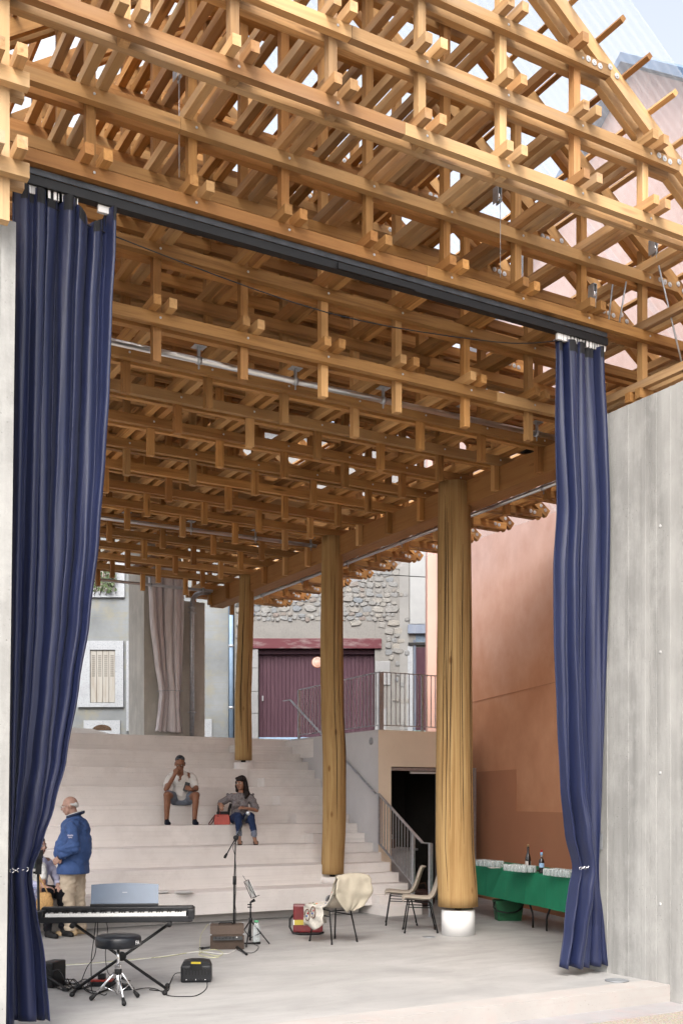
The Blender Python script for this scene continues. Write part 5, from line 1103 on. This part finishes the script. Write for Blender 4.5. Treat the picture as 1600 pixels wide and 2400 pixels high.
def hand(w, d, up, s=1.0, curl=.5, mi=0, side=1):
    """wrist w, pointing d, back of the hand towards up: palm, four unequal bent fingers and a thumb leaving the palm's side"""
    w, d, up = Vector(w), Vector(d).normalized(), Vector(up); up = (up-d*up.dot(d)).normalized(); r = d.cross(up)*side; out = []
    pc = w+d*.045*s
    for k in (-1, 0, 1): out.append(('c', w+d*.012*s+r*k*.016*s, w+d*.085*s+r*k*.026*s, .016*s, .0135*s, mi))
    for k, L in ((-1.5,.062),(-.5,.075),(.5,.070),(1.5,.055)):
        b = w+d*.088*s+r*k*.019*s; a1 = curl*.7; a2 = curl*1.9; L *= s
        m1 = b+(d*math.cos(a1)-up*math.sin(a1))*L*.52; m2 = m1+(d*math.cos(a2)-up*math.sin(a2))*L*.48
        out += [('c', b, m1, .0092*s, .0086*s, mi), ('c', m1, m2, .0085*s, .0072*s, mi)]
    tb = w+d*.028*s-r*.028*s; t1 = tb+(d*.75-r*.55-up*.25).normalized()*.036*s; t2 = t1+(d*.95-r*.1-up*.35).normalized()*.028*s
    out += [('c', tb, t1, .0125*s, .0105*s, mi), ('c', t1, t2, .0102*s, .0082*s, mi)]
    return out
def head(c, rz_, tilt, s=1.0, mi=0):
    """skull, jaw, nose, ears, brows, lips; face looks along -y before turning"""
    R = Matrix.Translation(c) @ Matrix.Rotation(rz_,4,'Z') @ Matrix.Rotation(tilt,4,'X') @ Matrix.Scale(s,4); R3 = Matrix.Rotation(rz_,4,'Z') @ Matrix.Rotation(tilt,4,'X'); P = lambda *p: R @ Vector(p)
    e = lambda p, r: ('e', P(*p), tuple(x*s for x in r), R3, mi)
    return [e((0,.012,.03),(.077,.097,.092)), e((0,-.030,-.03),(.062,.066,.082)), e((0,-.058,-.085),(.034,.032,.026)), ('c', P(0,-.092,.012), P(0,-.112,-.022), .009*s, .014*s, mi), ('c', P(-.013,-.100,-.026), P(.013,-.100,-.026), .009*s, .009*s, mi),
            e((.077,.012,-.005),(.010,.020,.030)), e((-.077,.012,-.005),(.010,.020,.030)), ('c', P(-.045,-.083,.030), P(-.012,-.090,.028), .009*s, .010*s, mi), ('c', P(.045,-.083,.030), P(.012,-.090,.028), .009*s, .010*s, mi),
            ('c', P(-.02,-.094,-.058), P(.02,-.094,-.058), .0085*s, .0085*s, mi), e((.042,-.070,-.02),(.022,.022,.022)), e((-.042,-.070,-.02),(.022,.022,.022))], P
M_EYE = plain('eye_white', (.55,.52,.48), .3, bump=0); M_IRIS = plain('eye_dark', (.02,.013,.01), .2, bump=0); M_LIP = plain('lips', (.24,.085,.065), .5, bump=0)
def face(P, parent, s=1.0):
    for x in (-.028,.028):
        m = MB(); q = P(x,-.086,.008); m.lathe([(.0105*s*math.cos(t_)+1e-4, .0105*s*math.sin(t_)) for t_ in [-PI/2+i*PI/6 for i in range(7)]], 10, tuple(q)); e = m.build('eye', M_EYE, parent, local=True)
        m = MB(); q = P(x,-.0945,.007); m.lathe([(.0048*s*math.cos(t_)+1e-4, .0048*s*math.sin(t_)) for t_ in [-PI/2+i*PI/6 for i in range(7)]], 8, tuple(q)); m.build('iris', M_IRIS, e, local=True)
    m = MB(); m.tube([P(-.022,-.100,-.057), P(0,-.1045,-.055), P(.022,-.100,-.057)], [.003*s,.0045*s,.003*s], 6); m.build('mouth', M_LIP, parent, local=True)
def glasses(P, parent, mat, s=1.0):
    m = MB()
    for x in (-.032,.032): m.tube([P(x+.022*math.cos(i*PI/8), -.108, .002+.016*math.sin(i*PI/8)) for i in range(17)], .0018*s, 5, cap=False)
    m.tube([P(-.010,-.110,.006), P(.010,-.110,.006)], .0018*s, 5)
    for x in (-1,1): m.tube([P(x*.054,-.106,.006), P(x*.078,-.05,.008), P(x*.083,.012,.006)], .0018*s, 5)
    m.build('glasses', mat, parent, local=True)
def shoe(name, heel, toe, wdt, hgt, mat, parent, sole=None):
    h, t_ = Vector(heel), Vector(toe); d = (t_-h); d.z = 0; L = d.length; d.normalize(); z0 = h.z
    pr = [('c', h+d*.03+Vector((0,0,.030)), h+d*L*.45+Vector((0,0,.034)), .033*wdt, .036*wdt, 0), ('c', h+d*L*.45+Vector((0,0,.030)), h+d*(L-.05)+Vector((0,0,.024)), .038*wdt, .034*wdt, 0), ('c', h+d*.035+Vector((0,0,.03)), h+d*.05+Vector((0,0,.03+hgt)), .034*wdt, .036*wdt, 0)]
    o = blob(name, pr, [mat], parent, .007, 2, z0+.004)
    return o
SK1 = skin('tanned_skin', (.20,.085,.045)); SK2 = skin('light_skin', (.36,.215,.165)); SK3 = skin('warm_skin', (.30,.155,.10))
M_HAIRG = fabric('greying_dark_hair', (.05,.05,.055), 60, .6, .6, .5); M_HAIRD = fabric('dark_brown_hair', (.012,.007,.006), 60, .3, .6, .42); M_HAIRW = fabric('white_hair', (.42,.41,.40), 60, .2, .5)

# man sitting on the steps with a phone
X_ = onY(425, 1889, YS[4]+.03); t = thing('person', 'person in white shirt and grey shorts sitting on the steps, chin on hand', 'person', (X_.x, YS[4]+.03, ZS[4]), -YAW+.08)
hd, P = head((-.012,-.17,.665), .10, .30, 1.0, 0)
body = hd + [('c',(-.01,-.10,.52),(-.012,-.15,.60),.055,.056,0), ('c',(0,.10,.14),(0,-.02,.42),.13,.12,0), ('c',(-.10,.02,.46),(.10,.02,.46),.085,.085,0),
    ('c',(-.185,.0,.46),(-.225,-.22,.265),.052,.042,0), ('c',(-.225,-.22,.265),(-.085,-.26,.50),.043,.028,0), ('c',(.185,.0,.46),(.25,-.18,.27),.052,.042,0), ('c',(.25,-.18,.27),(.185,-.36,.255),.042,.028,0),
    ('c',(-.09,.06,.10),(-.195,-.40,.17),.085,.062,0), ('c',(-.195,-.40,.17),(-.205,-.40,-.23),.058,.036,0), ('c',(-.197,-.365,.06),(-.20,-.365,-.05),.055,.045,0), ('c',(.09,.06,.10),(.255,-.38,.165),.085,.062,0), ('c',(.255,-.38,.165),(.235,-.40,-.23),.058,.036,0), ('c',(.25,-.345,.06),(.245,-.36,-.05),.055,.045,0), ('c',(-.205,-.40,-.25),(-.18,-.50,-.285),.034,.026,0), ('c',(.235,-.40,-.25),(.265,-.50,-.285),.034,.026,0)]
body += hand((-.085,-.26,.50), (.35,.15,.95), (-.3,-1,.2), 1.0, 1.25, 0, 1) + hand((.185,-.36,.255), (-.85,-.25,.35), (.1,-1,.2), 1.0, .9, 0, -1)
b_ = blob('body', body, [SK1], t, .0065, 2, -.305); face(P, b_); glasses(P, b_, M_BLACK)
blob('shirt', [('c',(0,.10,.13),(0,.0,.42),.158,.148,0), ('e',(0,-.05,.20),(.155,.15,.145),None,0), ('c',(-.14,.03,.465),(.14,.03,.465),.085,.085,0), ('c',(-.185,.01,.455),(-.215,-.12,.34),.068,.068,0), ('c',(.185,.01,.455),(.225,-.12,.34),.068,.070,0), ('c',(-.06,.02,.51),(.04,.02,.51),.06,.06,0), ('c',(-.10,.12,.10),(.10,.12,.10),.10,.10,0)], [fabric('white_jersey', (.60,.57,.54), 40, .06, .5)], t, .009, 3)
m = MB(); 
for i in range(2): q = Vector((-.035+i*.012,-.155-i*.006,.43-i*.04)); m.lathe([(.005,0),(.004,.003)], 8, M=Matrix.Translation(q) @ Matrix.Rotation(PI/2,4,'X'))
m.build('shirt_buttons', M_BLACK, t, local=True)
blob('neckline', [('c',(-.012,-.118,.50),(-.004,-.156,.42),.030,.012,0)], [SK1], t, .006, 1)
blob('shorts', [('c',(-.08,.09,.095),(-.175,-.26,.155),.108,.095,0), ('c',(.08,.09,.095),(.215,-.22,.15),.108,.098,0), ('c',(-.09,.10,.09),(.09,.10,.09),.105,.105,0), ('c',(-.05,-.05,.08),(.07,-.05,.08),.085,.085,0)], [fabric('grey_blue_denim', (.15,.17,.21), 60, .15, .3)], t, .009, 3, .004)
blob('hair', [('e',P(0,.040,.066),(.083,.090,.078),Matrix.Rotation(.10,4,'Z') @ Matrix.Rotation(.30,4,'X'),0), ('c',P(-.074,.01,.02),P(-.078,.015,-.005),.018,.012,0), ('c',P(.074,.01,.02),P(.078,.015,-.005),.018,.012,0), ('c',P(-.045,-.035,.108),P(.045,-.035,.108),.022,.022,0), ('c',P(0,.09,.0),P(0,.085,-.04),.045,.035,0)], [M_HAIRG], t, .007, 2)
for s_, (hx, hy, tx_, ty_) in ((-1,(-.215,-.365,-.15,-.585)),(1,(.225,-.365,.29,-.575))): shoe('shoe', (hx,hy,-.31), (tx_,ty_,-.31), 1.12, .03, fabric('navy_suede', (.008,.010,.018), 50, .1, .2), t)
phn = thing('smartphone', 'dark smartphone held by the person in the white shirt', 'phone', t.location+Matrix.Rotation(-YAW+.08,3,'Z') @ Vector((.105,-.375,.30)), -YAW+.08); m = MB(); m.cbox(-.038,.038,-.005,.005,-.076,.076,.004, Matrix.Rotation(.28,4,'Y') @ Matrix.Rotation(-.25,4,'X')); m.build('case', M_BLACKP, phn, local=True)

# woman sitting one step lower with a handbag
X_ = onY(560, 1932, YS[3]+.03); t = thing('person', 'person with long dark hair, patterned blouse and jeans sitting beside a red handbag', 'person', (X_.x, YS[3]+.03, ZS[3]), -YAW+.05); wt = t
hd, P = head((.035,-.02,.665), -.42, .02, .95, 0)
body = hd + [('c',(.03,.0,.50),(.034,.0,.59),.046,.046,0), ('c',(0,.08,.12),(.02,.02,.42),.115,.105,0), ('c',(-.09,.02,.44),(.13,.02,.44),.07,.07,0), ('c',(-.155,.02,.45),(-.31,-.03,.33),.042,.036,0), ('c',(-.31,-.03,.33),(-.285,-.16,.335),.034,.025,0), ('c',(.19,.02,.44),(.285,-.05,.235),.043,.037,0), ('c',(.285,-.05,.235),(.125,-.22,.265),.036,.025,0),
    ('c',(-.07,.05,.10),(.005,-.40,.135),.08,.058,0), ('c',(.005,-.40,.135),(.02,-.40,-.21),.055,.032,0), ('c',(.09,.05,.10),(.20,-.38,.135),.08,.058,0), ('c',(.20,-.38,.135),(.265,-.41,-.21),.055,.032,0), ('c',(.02,-.40,-.22),(.045,-.50,-.285),.030,.022,0), ('c',(.265,-.41,-.22),(.30,-.505,-.285),.030,.022,0), ('c',(.02,-.385,-.25),(.02,-.375,-.275),.03,.028,0), ('c',(.265,-.395,-.25),(.265,-.385,-.275),.03,.028,0)]
body += hand((-.285,-.16,.335), (.15,-.75,-.62), (-.2,-.6,.75), .9, .7, 0, 1) + hand((.125,-.22,.265), (-.93,-.25,.15), (.1,-.6,.8), .9, .6, 0, -1)
b_ = blob('body', body, [SK3], t, .0065, 2, -.305); face(P, b_, .95)
blob('blouse', [('c',(0,.08,.10),(.02,.02,.40),.15,.135,0), ('c',(-.12,.02,.435),(.16,.02,.435),.082,.082,0), ('e',(-.05,-.075,.33),(.075,.065,.07),None,0), ('e',(.09,-.075,.33),(.075,.065,.07),None,0), ('c',(-.155,.02,.44),(-.285,-.02,.35),.062,.066,0), ('c',(.19,.02,.44),(.268,-.04,.27),.063,.070,0), ('c',(0,.02,.12),(.02,-.03,.10),.15,.14,0)], [printed('patterned_blouse', (.20,.18,.18), (.045,.04,.045), (.11,.08,.085), 85)], t, .009, 3, .006)
for x_ in (-.185,.225): blob('shoulder_frill', [('c',(x_,-.02,.49),(x_,.06,.49),.022,.022,0)], [printed('frill_print_%d' % (x_ > 0), (.20,.18,.18), (.045,.04,.045), (.11,.08,.085), 85)], t, .007, 1)
M_JEAN = fabric('dark_denim', (.018,.030,.075), 80, .25, .3); M_JEANT = fabric('denim_turn_up', (.16,.18,.23), 80, .15, .3)
blob('jeans', [('c',(-.07,.06,.10),(.005,-.405,.135),.098,.070,0), ('c',(.005,-.405,.135),(.018,-.40,-.13),.068,.050,0), ('c',(.09,.06,.10),(.20,-.385,.135),.098,.070,0), ('c',(.20,-.385,.135),(.255,-.41,-.13),.068,.050,0), ('c',(-.06,.09,.10),(.08,.09,.10),.10,.10,0), ('c',(.018,-.40,-.105),(.019,-.40,-.14),.055,.055,1), ('c',(.252,-.408,-.105),(.257,-.41,-.14),.055,.055,1)], [M_JEAN, M_JEANT], t, .008, 2, -.19)
R_ = Matrix.Rotation(-.42,4,'Z')
blob('hair', [('e',P(0,.022,.045),(.088,.102,.098),R_,0), ('c',P(-.055,-.055,.085),P(.055,-.055,.085),.030,.030,0), ('c',P(-.045,-.078,.06),P(.045,-.078,.06),.018,.018,0), ('c',P(.078,.0,.03),P(.10,.03,-.17),.036,.046,0), ('c',P(.10,.03,-.17),P(.095,-.02,-.24),.05,.026,0), ('c',P(-.078,.0,.03),P(-.088,.02,-.12),.030,.032,0), ('c',P(0,.075,.0),P(0,.08,-.17),.08,.075,0), ('c',P(.05,.07,-.1),P(.06,.06,-.2),.06,.05,0)], [M_HAIRD], t, .007, 2)
for (x_, y_) in ((.035,-.44),(.285,-.445)):
    m = MB(); m.prism([(x_+.042*math.cos(a_)*(1 if math.sin(a_) < 0 else .85), y_+.115*math.sin(a_)) for a_ in [i*2*PI/14 for i in range(14)]], -.3095, -.296, 'z'); sd_ = m.build('sandal', plain('sandal_brown', (.018,.012,.010), .5), t, local=True)
    m = MB(); m.tube([(x_-.038,y_+.03,-.29),(x_-.02,y_-.01,-.245),(x_+.005,y_-.06,-.262),(x_+.03,y_-.0,-.25),(x_+.038,y_+.03,-.29)], .006, 6); m.tube([(x_-.034,y_+.05,-.275),(x_,y_+.02,-.225),(x_+.034,y_+.05,-.275)], .006, 6); m.build('strap', plain('sandal_strap', (.018,.012,.010), .5), sd_, local=True)
hb = thing('handbag', 'coral red handbag with black straps on the step beside the dark-haired person', 'handbag', wt.location+Matrix.Rotation(-YAW+.05,3,'Z') @ Vector((-.27,-.02,0)), -YAW+.1); M_CORAL = plain('coral_leather', (.42,.075,.055), .55, var=.15, scale=8, bump=.2)
m = MB(); m.prism([(-.125,.0),(.125,0),(.13,.03),(.115,.15),(.10,.165),(-.10,.165),(-.115,.15),(-.13,.03)], -.06, .055); bb = m.build('body', M_CORAL, hb, local=True); k = bb.modifiers.new('b', 'BEVEL'); k.width = .015; k.segments = 2
m = MB(); m.cbox(-.09,.11,-.04,.045,.16,.215,.02); m.build('dark_contents', M_RUBBER, hb, local=True); m = MB(); m.box(-.085,-.05,-.0625,-.06,.135,.147); m.build('tag', M_BLACK, hb, local=True)
m = MB(); m.tube([(-.11,.0,.16),(-.155,-.03,.10),(-.205,-.05,.03),(-.215,-.05,.008),(-.18,-.05,.01),(-.14,-.04,.06),(-.115,-.03,.12)], .010, 7); m.build('strap', plain('strap_dark_red', (.10,.02,.02), .6), hb, local=True)
m = MB(); m.beam((-.035,-.035,.165), (-.03,-.03,.335), .018, .004); m.build('red_loop', plain('loop_red', (.45,.01,.015), .5), hb, local=True); m = MB(); m.tube([(.10,.0,.16),(.115,.02,.26),(.14,.04,.34)], .022, 8); m.build('shoulder_strap', M_RUBBER, hb, local=True)
m = MB(); m.cbox(-.075,-.04,-.03,-.015,.20,.32,.004); m.build('wallet', plain('wallet_dark', (.03,.022,.02), .6), hb, local=True)

# man standing in a blue jacket, seen in profile
sp = on(166,2192); t = thing('person', 'person in a blue jacket and beige trousers standing with a hand in the pocket', 'person', sp, -YAW)
M_JKT = fabric('blue_jacket_cloth', (.042,.080,.20), 20, .15, .6, .6); M_CHINO = fabric('beige_chino', (.46,.38,.29), 60, .08, .4); M_JSTR = plain('jacket_stripe', (.6,.6,.58), .8)
hd, P = head((-.01,-.01,1.665), -PI/2+.12, .22, 1.0, 0)
body = hd + [('c',(.055,0,1.47),(.02,0,1.60),.062,.060,0), ('c',(.03,0,.95),(.05,0,1.40),.14,.15,0), ('c',(.05,-.14,1.42),(.05,.14,1.42),.07,.07,0), ('c',(.05,-.20,1.40),(.10,-.24,1.13),.052,.045,0), ('c',(.10,-.24,1.13),(-.06,-.235,1.03),.042,.030,0), ('c',(.05,.20,1.40),(.06,.24,1.12),.052,.045,0), ('c',(.06,.24,1.12),(-.05,.23,.98),.042,.03,0),
    ('c',(.0,-.09,.92),(-.01,-.09,.50),.10,.065,0), ('c',(-.01,-.09,.50),(.02,-.09,.09),.062,.04,0), ('c',(.05,.09,.92),(.07,.10,.50),.10,.065,0), ('c',(.07,.10,.50),(.10,.10,.09),.062,.04,0), ('c',(.02,-.09,.06),(-.13,-.10,.04),.04,.03,0), ('c',(.10,.10,.06),(-.04,.10,.04),.04,.03,0)]
body += hand((-.06,-.235,1.03), (-.75,.05,-.65), (-.1,-1,.1), 1.05, .5, 0, 1) + hand((-.05,.23,.98), (-.6,0,-.8), (0,1,0), 1.05, .5, 0, -1)
b_ = blob('body', body, [SK2], t, .007, 2, .004); face(P, b_); glasses(P, b_, M_CHROME)
blob('jacket', [('c',(.03,0,.93),(.06,0,1.36),.205,.195,0), ('e',(-.05,0,1.08),(.17,.20,.24),None,0), ('e',(.12,0,1.15),(.155,.20,.30),None,0), ('c',(.06,-.14,1.40),(.06,.14,1.40),.115,.115,0), ('c',(.06,-.05,1.49),(.06,.05,1.49),.085,.085,0), ('c',(.06,-.215,1.39),(.115,-.27,1.14),.085,.085,0), ('c',(.115,-.27,1.14),(-.035,-.265,1.055),.078,.058,0), ('c',(.06,.215,1.39),(.06,.26,1.12),.085,.08,0), ('c',(.06,.26,1.12),(-.03,.25,1.0),.078,.055,0), ('c',(.03,-.05,.86),(.03,.05,.86),.19,.19,0), ('c',(-.06,-.28,1.12),(.09,-.29,1.16),.055,.06,0)], [M_JKT], t, .010, 3, .80)
blob('waistband', [('c',(.03,-.06,.835),(.03,.06,.835),.195,.195,0), ('c',(.03,-.06,.80),(.03,.06,.80),.19,.19,0)], [M_JKT], t, .010, 2, .795).scale = (1.03,1.0,1)
m = MB(); m.tube([(.06+.098*math.cos(a_), .112*math.sin(a_), 1.555+.035*math.cos(a_)) for a_ in [i*2*PI/20 for i in range(21)]], .022, 8, cap=False); cl = m.build('collar', fabric('navy_rib', (.03,.04,.08), 60, .1, .2), t, local=True); m = MB(); m.tube([(.06+.112*math.cos(a_), .126*math.sin(a_), 1.570+.038*math.cos(a_)) for a_ in [i*2*PI/20 for i in range(21)]], .006, 6, cap=False); m.build('collar_stripe', M_JSTR, cl, local=True)
m = MB(); m.tube([Vector((-.045,-.262,1.048))+Vector((.02*q,0,.012*q)) for q in range(2)], .058, 14); cu_ = m.build('cuff', fabric('navy_rib_cuff', (.03,.04,.10), 60, .1, .2), t, local=True); m = MB(); m.tube([Vector((-.040,-.262,1.050)), Vector((-.032,-.262,1.055))], .0605, 14); m.build('cuff_stripe', M_JSTR, cu_, local=True)
m = MB(); m.tube([(-.072,-.238,1.022),(-.092,-.236,1.008)], .037, 12); m.build('watch', M_RUBBER, t, local=True)
text('sleeve_lettering', 'Bergerac', .024, plain('sleeve_thread', (.55,.55,.6), .7), t, Matrix.Translation((.085,-.352,1.30)) @ Matrix.Rotation(.08,4,'Y') @ Matrix.Rotation(PI/2,4,'X')) if False else None
m = MB()
for (dx_, w_, dz_) in ((0,.075,0),(.012,.05,-.026)):
    for q in range(6): x_ = .045+dx_+w_*q/6; m.box(x_, x_+w_/6*.7, -.3515, -.3495, 1.298+dz_-.007*(1+(q % 2)*.4), 1.298+dz_+.006*(1+((q+1) % 3)*.3))
m.build('sleeve_embroidery', plain('sleeve_thread', (.45,.42,.5), .7), t, local=True)
blob('trousers', [('c',(.0,-.085,.90),(-.02,-.09,.50),.125,.098,0), ('c',(-.02,-.09,.50),(.01,-.09,.10),.098,.085,0), ('c',(.05,.09,.90),(.07,.10,.50),.125,.095,0), ('c',(.07,.10,.50),(.10,.10,.10),.095,.085,0), ('c',(.03,-.05,.88),(.03,.05,.88),.15,.15,0)], [M_CHINO], t, .010, 3, .07)
M_SUEDE2 = fabric('tan_suede_shoe', (.44,.32,.19), 50, .1, .2)
shoe('shoe', (.10,-.09,0), (-.185,-.105,0), 1.25, .045, M_SUEDE2, t); shoe('shoe', (.17,.10,0), (-.08,.09,0), 1.25, .045, M_SUEDE2, t)
blob('hair', [('c',P(-.07,.02,.02),P(-.045,.085,.0),.018,.028,0), ('c',P(.07,.02,.02),P(.045,.085,.0),.018,.028,0), ('c',P(-.045,.085,.01),P(.045,.085,.01),.028,.028,0), ('c',P(-.04,.09,-.02),P(.04,.09,-.02),.022,.022,0)], [M_HAIRW], t, .007, 2)

# two people sitting behind the curtain edge
sx = onY(90, 2090, YS[0]+.05); t = thing('person', 'person in a lilac shirt and black trousers sitting behind the phone stand', 'person', (sx.x, YS[0]+.05, ZS[0]), -YAW+.8)
hd, P = head((0,-.02,.70), .2, .05, 1.0, 0)
body = hd + [('c',(0,.0,.52),(0,.0,.62),.05,.05,0), ('c',(0,.08,.12),(0,.03,.44),.125,.12,0), ('c',(-.13,.03,.47),(.13,.03,.47),.075,.075,0), ('c',(-.18,.03,.46),(-.21,-.10,.22),.045,.04,0), ('c',(-.21,-.10,.22),(-.09,-.33,.19),.038,.028,0), ('c',(.18,.03,.46),(.21,-.10,.22),.045,.04,0), ('c',(.21,-.10,.22),(.10,-.33,.19),.038,.028,0), ('c',(-.09,.05,.10),(-.10,-.40,.11),.085,.06,0), ('c',(-.10,-.40,.11),(-.10,-.40,-.36),.055,.035,0), ('c',(.09,.05,.10),(.11,-.40,.11),.085,.06,0), ('c',(.11,-.40,.11),(.12,-.40,-.36),.055,.035,0)]
body += hand((-.09,-.33,.19), (.4,-.85,-.2), (0,-.2,1), .95, .6, 0, 1)+hand((.10,-.33,.19), (-.4,-.85,-.2), (0,-.2,1), .95, .6, 0, -1)
b_ = blob('body', body, [SK2], t, .008, 2); face(P, b_)
blob('shirt', [('c',(0,.08,.10),(0,.03,.44),.155,.145,0), ('c',(-.14,.03,.46),(.14,.03,.46),.085,.085,0), ('c',(-.185,.03,.455),(-.215,-.10,.235),.062,.06,0), ('c',(-.215,-.10,.235),(-.14,-.24,.205),.056,.05,0), ('c',(.185,.03,.455),(.215,-.10,.235),.062,.06,0), ('c',(.215,-.10,.235),(.15,-.24,.205),.056,.05,0)], [fabric('lilac_shirt', (.42,.42,.56), 50, .08, .4)], t, .010, 3)
blob('trousers', [('c',(-.09,.06,.10),(-.10,-.405,.11),.10,.078,0), ('c',(-.10,-.405,.11),(-.10,-.40,-.33),.074,.06,0), ('c',(.09,.06,.10),(.11,-.405,.11),.10,.078,0), ('c',(.11,-.405,.11),(.12,-.40,-.33),.074,.06,0), ('c',(-.08,.08,.10),(.08,.08,.10),.10,.10,0)], [fabric('black_trousers', (.008,.008,.011), 60, .2, .2)], t, .010, 2)
for x_ in (-.10,.12): shoe('shoe', (x_,-.36,-.447), (x_+.01,-.62,-.447), 1.2, .05, M_RUBBER, t)
blob('hair', [('e',P(0,.02,.05),(.085,.10,.09),Matrix.Rotation(.2,4,'Z'),0)], [M_HAIRG], t, .008, 2)
sx = onY(66, 2090, YS[0]+.0); t = thing('person', 'person in a white lace top and blue flowered skirt, mostly behind the curtain', 'person', (sx.x, YS[0]+.0, ZS[0]), -YAW+.15)
hd, P = head((0,-.02,.68), -.3, .05, .95, 0)
body = hd + [('c',(0,.0,.50),(0,.0,.60),.046,.046,0), ('c',(0,.08,.12),(0,.03,.42),.12,.11,0), ('c',(-.12,.03,.45),(.12,.03,.45),.07,.07,0), ('c',(-.17,.03,.44),(-.20,-.10,.22),.042,.036,0), ('c',(-.20,-.10,.22),(-.08,-.32,.19),.035,.026,0), ('c',(.17,.03,.44),(.20,-.10,.20),.042,.036,0), ('c',(.20,-.10,.20),(.17,-.36,.10),.035,.026,0), ('c',(-.09,.05,.10),(-.08,-.40,.10),.085,.06,0), ('c',(-.08,-.40,.10),(-.07,-.40,-.36),.055,.034,0), ('c',(.09,.05,.10),(.08,-.40,.10),.085,.06,0), ('c',(.08,-.40,.10),(.07,-.40,-.36),.055,.034,0), ('c',(-.07,-.40,-.38),(-.07,-.50,-.42),.032,.024,0), ('c',(.07,-.40,-.38),(.07,-.50,-.42),.032,.024,0)]
body += hand((-.08,-.32,.19), (.6,-.7,-.2), (0,-.2,1), .9, .6, 0, 1)+hand((.17,-.36,.10), (.1,-.6,-.75), (0,-1,.5), .9, .9, 0, -1)
b_ = blob('body', body, [SK3], t, .008, 2); face(P, b_, .95)
blob('lace_top', [('c',(0,.08,.12),(0,.03,.42),.15,.14,0), ('c',(-.13,.03,.445),(.13,.03,.445),.08,.08,0), ('c',(-.17,.03,.44),(-.19,-.05,.30),.062,.062,0), ('c',(.17,.03,.44),(.19,-.05,.30),.062,.062,0), ('c',(-.05,-.02,.16),(.05,-.02,.16),.13,.13,0)], [fabric('white_lace', (.62,.61,.58), 90, .12, .9)], t, .010, 3)
blob('skirt', [('c',(-.09,.06,.10),(-.09,-.38,.10),.11,.095,0), ('c',(.09,.06,.10),(.09,-.38,.10),.11,.095,0), ('c',(0,.08,.10),(0,-.36,.09),.11,.09,0), ('c',(-.08,-.42,.06),(-.08,-.42,-.06),.075,.07,0), ('c',(.08,-.42,.06),(.08,-.42,-.06),.075,.07,0), ('c',(0,-.42,.06),(0,-.42,-.06),.07,.07,0)], [printed('blue_flower_print', (.42,.46,.60), (.08,.12,.34), (.34,.22,.34), 45)], t, .010, 3)
blob('hair', [('e',P(0,.02,.05),(.085,.10,.09),None,0), ('c',P(.06,.03,0),P(.07,.0,-.2),.04,.03,0)], [M_HAIRD], t, .008, 2)
for x_ in (-.07,.07): shoe('shoe', (x_,-.36,-.447), (x_,-.60,-.447), 1.0, .02, plain('sandal_tan', (.25,.14,.07), .6), t)
c = onY(104, 2118, YS[0]-.47); c.z = 0; t = thing('straw_bag', 'round straw bag with long handles held at the knees', 'bag', c, -YAW); M_STRAW = plain('woven_straw', (.42,.25,.10), .85, var=.25, scale=45, bump=.8); c0 = on(104,2137).z
zb_ = at(104,2138,(c-Vector((0,0,0))).xy.dot(Vector((SN,CS)))).z
blob('basket', [('e',(0,0,zb_+.12),(.115,.07,.105),None,0), ('c',(-.04,0,zb_+.20),(.04,0,zb_+.20),.05,.05,0), ('c',(-.06,0,zb_+.06),(.06,0,zb_+.06),.055,.055,0)], [M_STRAW], t, .009, 2)
m = MB(); m.tube([(.06,-.02,zb_+.20),(.02,-.02,zb_+.30),(-.05,-.0,zb_+.42),(-.075,.02,zb_+.47)], .009, 7); m.tube([(-.06,-.02,zb_+.20),(-.05,-.02,zb_+.32),(-.07,.01,zb_+.47)], .009, 7); m.build('handle', M_STRAW, t, local=True)
p = onY(143, 2090, YS[0]+.12); p.z = ZS[0]; t = thing('navy_backpack', 'dark navy backpack on the lowest step beside the lilac-shirted person', 'backpack', p, -YAW); blob('pack', [('e',(0,.05,.12),(.11,.09,.13),None,0), ('c',(-.06,.0,.05),(.06,.0,.05),.06,.06,0)], [fabric('navy_nylon', (.012,.016,.04), 40, .2, .4, .6)], t, .01, 2, .002); m = MB(); m.tube([(-.04,.02,.23),(-.02,.0,.28),(.03,.0,.28),(.045,.02,.23)], .012, 7); m.build('handle', M_RUBBER, t, local=True)
